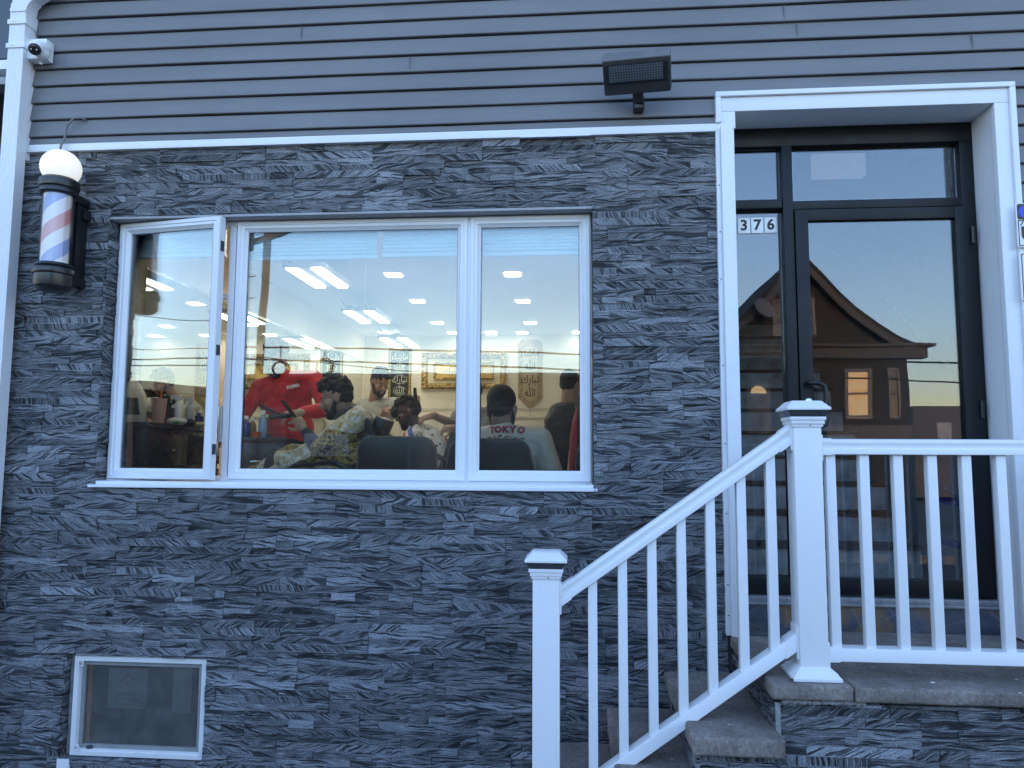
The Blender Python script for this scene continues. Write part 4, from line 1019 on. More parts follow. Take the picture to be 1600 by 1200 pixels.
# low flat roofed garage
gy = -14.0; Yg = .148-gy
def Gd(px, py): q = P(px, py, Yg); return q.x, q.z
gx1 = hx0-.25; gz = Gd(650,589)[1]
gar = thing('repair_garage', 'low flat-roofed garage across the street, reflected across the shop window', 'garage', (-4,gy-5,0))
MB().box(-16,gx1,gy-10,gy,-.1,gz).build('wall', mat('dark_render', (.075,.07,.065), .85, var=.25, scale=1.5), gar)
MB().box(-16.1,gx1+.1,gy-10.1,gy+.12,gz,gz+.10).build('coping', mat('grey_coping', (.16,.16,.16), .8), gar, bevel=.02)
GTR = mat('grey_door_trim', (.12,.12,.125), .6); GRD = mat('grey_roll_door', (.10,.105,.115), .5, var=.2)
for x0 in (-14.5,-10.3,-4.0):
    mb = MB(); mp_ = MB()
    rect_frame(mb, x0-.1, x0+3.1, -.05, 2.75, gy+.002, gy+.06, .1)
    mp_.box(x0,x0+3,gy+.003,gy+.03,-.05,2.65)
    for i in range(1,6): mb.box(x0,x0+3,gy+.03,gy+.036,2.65*i/6-.012,2.65*i/6+.012)
    o = mb.build('garage_door', GTR, gar); mp_.build('door_panel', GRD, o)
xa, za = Gd(474,677); xb, zb_ = Gd(544,713)
sgn = thing('garage_sign', 'pale blue board sign reading MAJOR AUTO on the reflected garage', 'sign', ((xa+xb)/2,gy+.05,zb_))
MB().box(xa,xb,gy+.062,gy+.09,zb_,za).build('board', mat('pale_blue_sign', (.36,.40,.47), .5, var=.05), sgn)
DKB = mat('dark_blue_ink', (.03,.035,.07), .6, var=0)
H_ = za-zb_
for t_, fz, sz in (('MAJOR AUTO &',.12,.15),('TRANSMISSIONS',.31,.115),('FOREIGN &',.48,.11),('DOMESTIC',.64,.1),('COMPLETE',.82,.1)):
    text('lettering', t_, sz, DKB, ((xa+xb)/2,gy+.0905,zb_+H_*fz), xdir=(-1,0,0), parent=sgn, bold=.003)
# tall building down the street to the left, mirrored in the tilted casement
tb = thing('corner_building', 'low dark corner building with a projecting cornice far down the street', 'building', (-25,-15,0))
MB().box(-34,-19.9,-26,-14,-.1,3.6).build('wall', mat('dark_brick', (.045,.038,.034), .85, var=.15, scale=2), tb)
MB().box(-34.3,-19.5,-26,-13.6,3.6,3.9).build('cornice', FAS, tb, bevel=.03)
mb = MB()
for i in range(3):
    for z in (1.2,): MB().box(-30+3.2*i,-28.9+3.2*i,-13.99,-13.95,z,z+1.6).build('window', WGLASS, tb)
# distant rows beyond
dm = mat('distant_wall', (.13,.12,.115), .9, var=.2, scale=.6)
xa, za = P(1428,640,28).x, P(1460,636,28).z
wh = thing('far_warehouse', 'long dark warehouse far down the street, reflected at the right of the door glass', 'warehouse', (xa+9,-30,0))
MB().box(xa,xa+22,-40,-27.7,-.1,za).build('wall', dm, wh)
PANES = mat('pale_panes', (.4,.42,.45), .4)
for i in range(9): MB().box(xa+.9+1.0*i,xa+1.5+1.0*i,-27.69,-27.64,2.1,3.0).build('window', PANES, wh)
# utility pole with wires and coiled cable
Yp = 12.4; yp = .148-Yp
def Pd(px, py, Y=Yp): q = P(px, py, Y); return V((q.x, .148-Y, q.z))
up = thing('utility_pole', 'weathered wooden utility pole with crossarms across the street, reflected in the window', 'utility pole', (Pd(407,600).x,yp,0))
a = Pd(402,600); b = Pd(417,330)
dirv = (b-a).normalized()
MB().tube([a-dirv*(a.z+.1)/dirv.z, b, b+dirv*3], [.10,.085,.07], 12).build('shaft', mat('weathered_wood', (.16,.125,.10), .9, var=.4, scale=12), up, smooth=60)
c1_ = Pd(412,375)+V((0,.13,0)); MB().obox(c1_, ((1,.1,.25),(0,1,0),(-.25,0,1)), (.75,.05,.06)).build('crossarm', bpy.data.materials['weathered_wood'], up, bevel=.01)
t_ = Pd(394,376)+V((0,.35,0)); MB().lathe([(.14,-.3),(.15,-.28),(.15,.28),(.12,.33)], t_, (0,0,1), 18).build('transformer', mat('transformer_grey', (.16,.165,.17), .5), up, smooth=40)
WIRE = mat('black_wire', (.03,.025,.022), .6, var=0)
def wire(p, q, sag, r, label):
    p = V(p); q = V(q); pts = []
    for i in range(25): t_ = i/24; v = p.lerp(q, t_); v.z -= sag*4*t_*(1-t_); pts.append(v)
    tag(MB().tube(pts, r, 6).build('overhead_wire', WIRE), label, 'wire', 'overhead wires along the street')
w1, w2 = Pd(400,541), Pd(920,552)
dx = (w2-w1)
wire(w1-dx*2, w2+dx*3, .0, .022, 'thick black street wire reflected above the gold frame')
w1, w2 = Pd(400,560), Pd(920,577); dx = w2-w1
wire(w1-dx*2, w2+dx*3, .0, .02, 'second black street wire reflected across the gold frame')
w1, w2 = Pd(400,556), Pd(640,576); dx = w2-w1
wire(w1, w2+dx*2, .05, .011, 'thin sloping service wire reflected below the thick street wires')
w1, w2 = Pd(395,430), Pd(340,410); wire(w1, w1+V((-14,.5,.8)), .9, .012, 'upper thin wire running left from the reflected pole')
wire(w1+V((0,0,-.5)), w1+V((-15,.3,-.5)), .7, .012, 'lower thin wire running left from the reflected pole')
def coil(px, py, r_px, label):
    c = Pd(px, py); r = r_px/1150*(Yp+3.85)
    mb = MB()
    for j in range(4):
        rr = r*(1-.05*j); pts = [c+V((rr*math.cos(2*math.pi*i/28), .03*j-.05, rr*math.sin(2*math.pi*i/28))) for i in range(29)]
        mb.tube(pts, .022, 6)
    t = thing('cable_coil', label, 'cable coil', tuple(c), 'coils of slack cable on the wires'); mb.build('loops', WIRE, t)
    MB().tube([c+V((0,0,r)), c+V((.01,0,r+.35))], .012, 6).build('hanger', WIRE, t)
coil(505, 573, 15, 'coil of slack black cable reflected above the seated bearded customer'); coil(436, 575, 13, 'coil of slack black cable reflected over the barber in red')
# the neighbour at the left edge
nb = thing('neighbour_house', 'dark neighbouring house with white eaves at the extreme left edge', 'house', (-6,2,0))
MB().box(-12,-3.75,1.2,9,-.1,6.3).build('wall', lap_mat('dark_grey_lap', (.10,.105,.115)), nb)
q = P(4,60,.9)
MB().prism([(-3.42,.5,4.05),(-3.42,1.19,4.35),(-12,1.19,4.35),(-12,.5,4.05)], (0,0,.05)).build('lower_eave', mat('grey_eave', (.3,.31,.33), .6), nb)
MB().box(-4.6,-3.78,1.13,1.195,4.6,5.9).build('window', WGLASS, nb)
mb = MB(); rect_frame(mb, -4.7, -3.76, 4.5, 6.0, 1.10, 1.199, .07); mb.box(-4.63,-3.83,1.11,1.199,5.2,5.26); mb.build('window_trim', VINYL, nb)
tag(MB().tube([(-3.35,.2,3.95),(-3.33,.1,3.6),(-3.25,-.04,3.72)], .008, 6).build('drop_wire', WIRE), 'thin black wire drooping from the neighbour to the downspout', 'wire')

# ------------------------------------------------------------------ shop interior: lights, mirror, walls
ON = emit_mat('led_light', (1,.88,.72), 2.0)
STEEL = mat('grey_fixture_steel', (.5,.5,.5), .5)
def fixture(pxs, z, label):
    """pxs: near-left, near-right, far-right x pixels with rows"""
    (xn0,yn),(xn1,_),(xf1,yf) = pxs
    def Z(px, py): d = P(px,py,0)-CAM; return CAM+d*((z-CAM.z)/d.z)
    a, b, c = Z(xn0,yn), Z(xn1,yn), Z(xf1,yf)
    x0, x1, y0, y1 = a.x-.03, b.x+.03, a.y-.02, c.y+.02
    t = thing('strip_light', label, 'strip light', ((x0+x1)/2,(y0+y1)/2,z), 'hanging twin strip lights')
    wd = x1-x0
    MB().box(x0,x1,y0,y1,z+.012,z+.05).box((x0+x1)/2-.06,(x0+x1)/2+.06,(y0+y1)/2-.1,(y0+y1)/2+.1,z+.05,z+.09).build('housing', STEEL, t, bevel=.006)
    for s_ in (0, 1):
        xa = x0+.03 if s_ == 0 else x1-.03-wd*.25
        MB().box(xa,xa+wd*.25,y0+.02,y1-.02,z,z+.0118).build('tube_panel', ON, t)
    mb = MB()
    for yy in (y0+.08,y1-.08):
        for s_ in (-1,1): mb.tube([((x0+x1)/2+s_*.12,yy,z+.05),((x0+x1)/2+s_*.02,yy,CE-.001)], .003, 5)
    mb.build('chain', STEEL, t)
    xm, ym = (x0+x1)/2, (y0+y1)/2
    MB().tube([(xm,ym,z+.09),(xm-.02,ym-.03,z+.13),(xm-.12,ym-.1,z+.09),(xm-.22,ym-.12,z+.12),(xm-.26,ym-.12,CE-.002)], .009, 6).build('flex', mat('grey_flex', (.25,.26,.27), .6) if 'grey_flex' not in bpy.data.materials else bpy.data.materials['grey_flex'], t)
fixture(((447,421),(504,421),(533,450)), 3.1, 'hanging twin strip light nearest the window')
fixture(((537,488),(584,488),(603,505)), 3.1, 'hanging twin strip light, middle one of the row')
fixture(((593,529.5),(634,529.5),(647,544)), 3.1, 'hanging twin strip light farthest from the window')
fixture(((390,318),(452,318),(500,352)), 3.1, 'hanging twin strip light out of sight behind the shades')
DL = emit_mat('downlight', (1,.89,.75), 3.6)
for (X_, Y_, lab) in ((-1.66,1.55,'in the left row, out of sight behind the shades'),(-.56,1.55,'in the right row, out of sight behind the shades')):
    t = thing('ceiling_downlight', 'small square ceiling light '+lab, 'ceiling light', (X_,Y_,CE), 'square recessed ceiling lights')
    MB().box(X_-.105,X_+.105,Y_-.105,Y_+.105,CE-.006,CE-.0005).build('trim', WHITEC, t); MB().box(X_-.085,X_+.085,Y_-.085,Y_+.085,CE-.012,CE-.0065).build('diffuser', DL, t)
for (px, py, lab) in ((615,429,'in the left row, nearest the window'),(652,470,'in the left row, second from the window'),(683,504,'in the left row, third from the window'),(601,519,'at the far wall beside the third strip light'),(709,520,'at the far wall next to the middle mullion'),
        (801,428,'in the right row, nearest the window'),(817,470,'in the right row, second from the window'),(829,504,'in the right row, third from the window'),(767,519,'at the far wall behind the narrow pane, left one'),(816,519.5,'at the far wall behind the narrow pane, above the beige banner'),(903,519,'at the far wall behind the right edge of the narrow pane')):
    d = P(px,py,0)-CAM; q = CAM+d*((CE-.004-CAM.z)/d.z)
    t = thing('ceiling_downlight', 'small square ceiling light '+lab, 'ceiling light', (q.x,q.y,CE), 'square recessed ceiling lights')
    s_ = .07
    mb = MB(); rect_frame(mb, 0, 1, 0, 1, 0, 1, .1); 
    MB().box(q.x-s_-.02,q.x+s_+.02,q.y-s_-.02,q.y+s_+.02,CE-.006,CE-.0005).build('trim', WHITEC, t); MB().box(q.x-s_,q.x+s_,q.y-s_,q.y+s_,CE-.012,CE-.0065).build('diffuser', DL, t)
k = NT('mirror_silver'); k.b.inputs['Metallic'].default_value = 1; k.b.inputs['Roughness'].default_value = .01; k.b.inputs['Base Color'].default_value = (.82,.85,.84,1)
mr = thing('wall_mirror', 'long frameless mirror covering the left wall above the counters', 'mirror', (LW,3.7,1.7))
MB().box(LW+.003,LW+.012,.95,6.25,1.72,2.90).build('glass', k.m, mr)
MB().box(LW+.003,LW+.018,.94,6.26,2.901,2.925).build('edge_trim', CHROME, mr)
# gold frame
k = NT('ornate_gold'); o = k.obj(); v = k.n('ShaderNodeTexVoronoi'); v.inputs['Scale'].default_value = 38; k.l(o, v.inputs[0])
c = k.ramp(v.outputs['Distance'], [(.1,(.62,.46,.2)),(.5,(.36,.24,.08)),(.8,(.10,.065,.02))]); k.l(c, k.b.inputs['Base Color']); k.b.inputs['Metallic'].default_value = .75; k.b.inputs['Roughness'].default_value = .35
k.bump(v.outputs['Distance'], .9, .02); GOLD = k.m
GOLDP = mat('gold_leaf_panel', (.62,.42,.12), .4, .3, var=.35, scale=7); PAPERC = mat('cream_mount', (.68,.6,.42), .7, var=.08)
g0, g1 = P(660,552,BWY), P(791,608,BWY)
gf = thing('picture_frame', 'large ornate gold picture frame with pale calligraphy on the far wall', 'picture frame', ((g0.x+g1.x)/2,BWY-.05,g1.z))
mb = MB(); mitre_frame(mb, g0.x, g1.x, g1.z, g0.z, [(0,BWY-.002),(0,BWY-.05),(.03,BWY-.075),(.07,BWY-.06),(.085,BWY-.03),(.085,BWY-.002)]); mb.build('moulding', GOLD, gf, recalc=True)
MB().box(g0.x+.084,g1.x-.084,BWY-.02,BWY-.003,g1.z+.084,g0.z-.084).build('mount', PAPERC, gf)
mb = MB(); mitre_frame(mb, g0.x+.17, g1.x-.17, g1.z+.13, g0.z-.13, [(0,BWY-.021),(0,BWY-.04),(.02,BWY-.045),(.035,BWY-.03),(.035,BWY-.021)]); mb.build('inner_moulding', GOLD, gf, recalc=True)
MB().box(g0.x+.204,g1.x-.204,BWY-.026,BWY-.0205,g1.z+.164,g0.z-.164).build('panel', GOLDP, gf)
gx, gz_ = (g0.x+g1.x)/2, (g0.z+g1.z)/2
AR = {'allah': '\ufdf2', 'masha': '\ufe80\ufe8e\ufeb7\ufe8e\ufee3', 'tabarak': '\ufed9\ufead\ufe8e\ufe92\ufe97'}
text('calligraphy', AR['allah'], .13, PAPERC, (gx+.36,BWY-.028,gz_), parent=gf); text('calligraphy', AR['tabarak']+' '+AR['allah'], .11, mat('brown_ink', (.2,.12,.05), .6, var=0), (gx-.08,BWY-.028,gz_), parent=gf)
# banners
def cloth_pattern(name, bgc, c1, sc_, th=.5):
    k = NT(name); o = k.obj(); n = k.noise(o, sc_, 2, .5, 1.6); n2 = k.noise(o, sc_*2.3, 2, .5, 2)
    m = k.math('MULTIPLY', k.ramp(n, [(th-.03,(0,0,0)),(th,(1,1,1)),(th+.07,(1,1,1)),(th+.1,(0,0,0))]), 1.0)
    m = k.math('MAXIMUM', m, k.ramp(n2, [(th+.06,(0,0,0)),(th+.09,(1,1,1))]))
    k.l(k.mix(m, bgc, c1), k.b.inputs['Base Color']); k.b.inputs['Roughness'].default_value = .8; return k.m
BLKC = mat('black_banner_cloth', (.012,.012,.012), .85, var=.1); GOLDT = mat('gold_thread', (.55,.45,.24), .6, .1, var=.2); CREAMT = mat('cream_thread', (.45,.42,.34), .7, var=.1)
b0_, b1_ = P(608,545,BWY), P(642,624,BWY)
bn = thing('black_banner', 'tall black wall banner with cream calligraphy and gold borders', 'banner', ((b0_.x+b1_.x)/2,BWY-.02,b1_.z))
MB().box(b0_.x,b1_.x,BWY-.016,BWY-.004,b1_.z,b0_.z).build('cloth', BLKC, bn)
mb = MB(); 
for e in (.012,): rect_frame(mb, b0_.x+.006, b1_.x-.006, b1_.z+.006, b0_.z-.006, BWY-.018, BWY-.0165, .028)
mb.build('border', cloth_pattern('gold_border_weave', (.02,.018,.012), (.5,.36,.12), 55), bn)
bx = (b0_.x+b1_.x)/2; bh = b0_.z-b1_.z
for i, t_ in enumerate((AR['masha'], AR['allah'], AR['tabarak'], AR['allah'])): text('calligraphy', t_, .13, CREAMT, (bx,BWY-.0172,b0_.z-bh*(.16+.225*i)), parent=bn, sx=.8)
mb = MB()
for i in range(4):
    z = b0_.z-bh*(.16+.225*i)
    mb.tube([(bx+.085*math.cos(R(a_)),BWY-.018,z+.062*math.sin(R(a_))) for a_ in range(20,341,20)], .0035, 5)
mb.build('medallion', CREAMT, bn)
n0, n1 = P(810,531,BWY), P(847,641,BWY)
TAN = cloth_pattern('tan_floral_weave', (.10,.06,.03), (.40,.30,.17), 42, .47); BEI = mat('beige_weave', (.38,.30,.20), .85, var=.12, scale=60); DKBR = mat('dark_brown_ink', (.045,.03,.02), .7, var=0)
bt = thing('beige_banner', 'tall beige wall banner with brown calligraphy, pointed tip and tassel', 'banner', ((n0.x+n1.x)/2,BWY-.02,n1.z))
nx = (n0.x+n1.x)/2; nw = (n1.x-n0.x)/2; zt_ = n0.z; zs = P(830,622,BWY).z; zt2 = n1.z
def pent(w, zt__, zs_, tip, y, r=.05): return [(nx-w,y,zs_),(nx,y,tip),(nx+w,y,zs_),(nx+w,y,zt__-r),(nx+w-r,y,zt__),(nx-w+r,y,zt__),(nx-w,y,zt__-r)]
MB().prism(pent(nw,zt_,zs,zt2,BWY-.004), (0,-.012,0)).build('border', TAN, bt)
MB().prism(pent(nw*.62,zt_-.1,zs+.03,zs-.06,BWY-.0165,.03), (0,-.002,0)).build('cloth', BEI, bt)
for i, t_ in enumerate((AR['masha'], AR['allah'], AR['tabarak'], AR['allah'])): text('calligraphy', t_, .15, DKBR, (nx,BWY-.019,zt_-.19-(zt_-zs-.22)/3.2*i), parent=bt, sx=.8, bold=.002)
mb = MB().tube([(nx,BWY-.01,zt2),(nx+.004,BWY-.012,zt2-.07)], .003, 5).lathe([(.004,0),(.012,-.02),(.014,-.05),(.008,-.1)], (nx+.004,BWY-.012,zt2-.07), (0,0,1), 10); mb.build('tassel', bpy.data.materials['brown_ink'], bt)
# dark framed screen at the left wall near the window
tvx = LW+.003
tv = thing('wall_screen', 'black switched-off screen on the left wall near the window', 'screen', (LW,.62,2.0))
MB().box(tvx,tvx+.03,.42,.90,2.02,2.42).build('bezel', BLKP, tv, bevel=.004)
# ------------------------------------------------------------------ counters
CTR = mat('black_laminate', (.016,.017,.02), .25, var=.2); CTOP = mat('dark_stone_top', (.03,.03,.032), .15, var=.5, scale=60)
def cabinet(p, q, depth, zt_, label, ndoor):
    """p,q: front edge ends (left-near, right-far) on plan"""
    p = V((*p, 0)); q = V((*q, 0)); d = (q-p).normalized(); nrm_ = V((-d.y, d.x, 0)); L = (q-p).length
    t = thing('vanity_cabinet', label, 'cabinet', tuple((p+q)/2+V((0,0,FL))))
    c = (p+q)/2+nrm_*depth/2
    MB().obox(c+V((0,0,(FL+.08+zt_-.035)/2)), (d,nrm_,(0,0,1)), (L/2-.004,depth/2-.02,(zt_-.035-FL-.08)/2)).obox(c+V((0,0,FL+.04)), (d,nrm_,(0,0,1)), (L/2-.03,depth/2-.05,.039)).build('carcass', CTR, t, bevel=.003)
    MB().obox(c+V((0,0,zt_-.017)), (d,nrm_,(0,0,1)), (L/2,depth/2,.017)).build('worktop', CTOP, t, bevel=.004)
    for i in range(ndoor):
        w_ = L/ndoor; cc_ = p+d*(w_*(i+.5))-V((0,0,0))
        o = MB().obox(cc_+nrm_*.012+V((0,0,(FL+.1+zt_-.3)/2)), (d,nrm_,(0,0,1)), (w_/2-.008,.0075,(zt_-.3-FL-.1)/2)).build('cabinet_door', CTR, t, bevel=.003)
        o2 = MB().obox(cc_+nrm_*.012+V((0,0,zt_-.165)), (d,nrm_,(0,0,1)), (w_/2-.008,.0075,.1)).build('drawer', CTR, t, bevel=.003)
        MB().obox(cc_-nrm_*.006+V((0,0,zt_-.165)), (d,nrm_,(0,0,1)), (.06,.006,.006)).build('handle', CHROME, o2, bevel=.002)
    return t
Z1 = 1.82
cabinet((-2.49,.30), (-2.66,1.55), .29, Z1, 'black vanity cabinet just inside the open casement', 2)
Z2 = 1.745
cabinet((-2.30,.98), (-1.96,1.10), .2, Z2, 'black rolling cabinet in front of the barber in red', 1)
cabinet((-2.62,2.75), (-2.62,6.1), .32, 1.78, 'long black vanity counter against the mirror wall', 5)
def onz(px, py, z):
    d = P(px,py,0)-CAM; return CAM+d*((z-CAM.z)/d.z)
MILK = mat('milky_plastic', (.86,.83,.75), .4, var=.04, tr=.0); LBL = mat('dark_green_label', (.03,.05,.04), .5, var=.5, scale=60); CAPW = mat('white_cap', (.8,.8,.78), .4, var=.03)
jx, jy = P(207,640,.52).x, .52
jg = thing('plastic_jug', 'big milky plastic gallon jug with a dark green label on the near cabinet', 'jug', (jx,jy,Z1))
lv = [(.070,0),(.078,.012),(.078,.15),(.070,.185),(.045,.235),(.026,.262),(.022,.265),(.022,.285),(.025,.286),(.025,.30),(.02,.30)]
mb = MB(); vs = []; n = 28
for r_, h in lv:
    for k_ in range(n):
        a = 2*math.pi*k_/n; sq = 1.0
        if r_ > .06: m_ = max(abs(math.cos(a)), abs(math.sin(a))); sq = min(1.22, 1/m_)*.95
        vs.append((jx+r_*sq*math.cos(a+.4), jy+r_*sq*math.sin(a+.4), Z1+h))
fs = [tuple(range(n))[::-1]]
for i in range(len(lv)-1):
    for k_ in range(n): fs.append((i*n+k_, i*n+(k_+1) % n, (i+1)*n+(k_+1) % n, (i+1)*n+k_))
fs.append(tuple(range((len(lv)-1)*n, len(lv)*n))); mb.add(vs, fs).build('bottle', MILK, jg, smooth=50)
mb = MB(); vs = []; fs = []; 
for z_, sp in ((.05,.55),(.155,.36)):
    for k_ in range(9):
        a = R(-62)+(-.5+k_/8)*sp*2; m_ = max(abs(math.cos(a-.4)), abs(math.sin(a-.4))); r_ = .0785*min(1.22,1/m_)*.95+.0012; vs.append((jx+r_*math.cos(a),jy+r_*math.sin(a),Z1+z_))
for k_ in range(8): fs.append((k_,k_+1,9+k_+1,9+k_))
mb.add(vs, fs); lbo = mb.build('label', LBL, jg)
so_ = lbo.modifiers.new('s','SOLIDIFY'); so_.thickness = .001
cx_, cy_ = onz(246,660,Z1).x, .62; q = P(246,661,.45)
def cup(x, y, z, r0, r1, h, m, label, cat, drink=None, straw=None):
    t = thing('drink_cup', label, cat, (x,y,z))
    MB().lathe([(r0,0),(r1,h),(r1+.003,h+.001),(r1+.003,h+.006),(r1-.002,h+.006),(r0-.002,.004)], (x,y,z), (0,0,1), 24).build('cup', m, t, smooth=40)
    if drink: MB().lathe([(r0-.003,.005),(r0+(r1-r0)*.3-.003,h*.3)], (x,y,z), (0,0,1), 20).build('drink', drink, t, smooth=40)
    if straw: MB().tube([(x,y,z+.02),(x+.012,y+.004,z+h+.06)], .005, 8).build('straw', straw, t)
    return t
cup(P(247,660,.55).x, .55, Z1, .033, .047, .15, mat('smoothie_cup_plastic', (.62,.36,.28), .35, var=.1), 'tall pink smoothie cup with an orange straw on the near cabinet', 'cup', straw=mat('orange_straw', (.8,.22,.03), .4, var=0))
cup(P(262,665,.72).x, .72, Z1, .03, .036, .10, mat('dark_cup', (.03,.03,.035), .4), 'dark round tub behind the pink smoothie cup', 'tub')
def bottle(x, y, z, r, h, m, capm, label, trigger=False, name='bottle', capn=.3):
    t = thing(name, label, 'spray bottle' if trigger else 'bottle', (x,y,z))
    MB().lathe([(r*.92,0),(r,.006),(r,h*.62),(r*.8,h*.72),(r*.38,h*.8),(r*.36,h*.86)], (x,y,z), (0,0,1), 22).build('body', m, t, smooth=40)
    if trigger:
        mb = MB().lathe([(.014,h*.84),(.016,h*.93)], (x,y,z), (0,0,1), 14).obox((x-.012,y,z+h*.98), ((1,0,0),(0,1,0),(0,0,1)), (.034,.011,.014)).obox((x-.038,y,z+h*.90), ((.35,0,1),(0,1,0),(1,0,-.35)), (.022,.006,.005)); mb.build('trigger_head', capm, t, bevel=.003)
    else: MB().lathe([(r*.55,h*.84),(r*.55,h*.97),(r*.45,h)], (x,y,z), (0,0,1), 16).build('cap', capm, t, smooth=40)
CLR = mat('frosted_plastic', (.5,.5,.48), .3); BARB = mat('blue_disinfectant', (.02,.035,.16), .15); LBLUE = mat('light_blue_can', (.25,.42,.68), .3)
bottle(P(276,660,.78).x, .78, Z1, .028, .185, CAPW, CAPW, 'all-white spray bottle, nearer one on the near cabinet', True)
bottle(P(296,662,.95).x, .95, Z1, .031, .185, CLR, CAPW, 'clear spray bottle with white trigger on the near cabinet', True)
bottle(P(310,665,1.15).x, 1.15, Z1, .034, .115, BARB, CAPW, 'squat blue disinfectant jar behind the clear spray bottle')
bottle(P(339,660,1.32).x, 1.32, Z1, .028, .20, LBLUE, CAPW, 'light blue spray can in the gap beside the open casement')
bottle(P(410,675,1.12).x, 1.12, Z2, .029, .19, LBLUE, CAPW, 'light blue spray can standing on the rolling cabinet')
bottle(P(384,678,1.09).x, 1.09, Z2, .03, .15, BARB, CAPW, 'dark blue jar with a pump on the rolling cabinet')
bottle(P(394,678,1.16).x, 1.16, Z2, .026, .14, mat('amber_bottle', (.2,.14,.06), .2), CAPW, 'amber bottle at the back of the rolling cabinet')
q = V((P(400,688,1.07).x,1.06,Z2)); t = thing('orange_tub', 'shallow orange tub on the rolling cabinet', 'tub', tuple(q)); mb = MB().lathe([(.028,0),(.037,.035),(.039,.038),(.034,.038),(.026,.006)], q, (0,0,1), 20); mb.build('tub', mat('orange_plastic', (.75,.16,.04), .4), t, smooth=40)
q = V((P(329,668,1.42).x,1.42,Z1)); t = thing('red_tumbler', 'red tumbler beside the light blue can in the casement gap', 'tumbler', tuple(q)); MB().lathe([(.032,0),(.038,.09),(.035,.09),(.03,.006)], q, (0,0,1), 18).build('cup', mat('red_plastic', (.5,.03,.04), .4), t, smooth=40)
lumpy('towel_heap', (P(273,672,.66).x,.68,Z1+.017), (.06,.05,.025), mat('white_towel', (.7,.68,.62), .9, bump=.6, bscale=400), 2, 'crumpled white towel beside the pink cup', 'towel')
lumpy('green_wrapper', (P(277,668,.62).x,.60,Z1+.010), (.022,.02,.012), mat('green_foil', (.08,.3,.06), .5), 4, 'small green wrapper on the white towel heap', 'wrapper')
lumpy('black_cape_heap', (P(290,670,.80).x,.82,Z1+.017), (.06,.05,.025), mat('black_nylon', (.02,.02,.022), .5), 8, 'bunched black cloth beside the clear spray bottle', 'cloth')
lumpy('food_wrapper', (P(312,672,.98).x,1.0,Z1+.012), (.07,.05,.017), mat('tan_paper', (.6,.45,.25), .8, var=.4, scale=30), 9, 'tan food wrapper at the far end of the near cabinet', 'wrapper')
q = P(255,633,.74); bl = thing('hair_dryer', 'black hair dryer standing behind the orange straw', 'hair dryer', (q.x,.80,Z1))
MB().cap((q.x,.80,Z1+.02),(q.x+.005,.80,Z1+.13),.016,.018).cap((q.x-.02,.80,Z1+.17),(q.x+.05,.80,Z1+.155),.032,.024).box(q.x-.03,q.x+.03,.775,.825,Z1+.0,Z1+.012).build('body', BLKP, bl, smooth=40)
mb = MB().tube([V((P(330,677,1.3).x,1.30,Z1+.006)),V((P(334,676,1.25).x,1.22,Z1+.012)),V((P(339,686,1.2).x,1.2,Z1-.06)),V((P(341,700,1.2).x,1.2,Z1-.2))], .004, 6); tag(mb.build('extension_cord', CAPW, smooth=60), 'white cord hanging over the cabinet end in the casement gap', 'cord')

# ------------------------------------------------------------------ chairs
VINB = mat('black_upholstery', (.018,.019,.022), .32, var=.2, scale=30); PIPING = mat('grey_piping', (.16,.15,.14), .5)
def waiting_chair(cx, cy, w, w2, zt_, label, rz=0, tilt=.06):
    """chair with its padded back towards the window; w top width, w2 width at the seat"""
    t = thing('waiting_chair', label, 'chair', (0,0,0), 'black waiting chairs along the window')
    h = zt_-FL; zs = .44; r = .085
    def outl(gr, y):
        p = []
        for (sx_, a0) in ((1,0),(-1,90)):
            for k_ in range(7):
                a = R(a0+15*k_); xx = sx_*(w/2-r)+r*math.cos(a); zz = h-r+r*math.sin(a)
                p.append((xx*(1+gr), zz+gr*.05))
        p += [(-w2/2*(1+gr), .48), (w2/2*(1+gr), .48)]
        return [(x, y-(z-.46)*tilt, z) for x, z in p]
    o = MB().prism(outl(0,0), (0,.065,0)).build('backrest', VINB, t, bevel=.014)
    pts = [V(p)+V((0,.004,0)) for p in outl(.006,0)[:-2]]
    pts = [V((w2/2,.004,.48))]+pts+[V((-w2/2,.004,.48))]
    MB().tube(pts, .0055, 6).build('piping', PIPING, o, smooth=60)
    MB().box(-w2/2,w2/2,.03,.50,.40,.475).build('seat', VINB, t, bevel=.02)
    for sx_ in (-1,1):
        for (y0,y1) in ((.06,.0),(.46,.50)):
            MB().tube([(sx_*(w2/2-.04),y0,.40),(sx_*(w2/2-.02),y1,0)], .013, 8).build('leg', CHROME, t, smooth=60)
        MB().tube([(sx_*(w2/2+.02),.02,.42),(sx_*(w2/2+.03),.02,.62),(sx_*(w2/2+.03),.30,.63),(sx_*(w2/2+.025),.36,.6),(sx_*(w2/2+.02),.36,.42)], .012, 8).build('armrest', BLKM, t, smooth=60)
    t.location = (cx,cy,FL); t.rotation_euler = (0,0,rz)
    return t
CY = .33
c0 = P(621,700,CY); waiting_chair(c0.x, CY, .45, .485, P(625,683,CY).z, 'black waiting chair with rounded padded back behind the middle pane')
c0 = P(766,700,CY+.02); waiting_chair(c0.x, CY+.02, .46, .60, P(766,686,CY).z, 'wide black waiting chair holding the man in the TOKYO shirt', tilt=.12)
c0 = P(960,700,CY); waiting_chair(c0.x+.02, CY, .46, .50, P(908,688,CY).z, 'black waiting chair cut off by the right edge of the narrow pane')
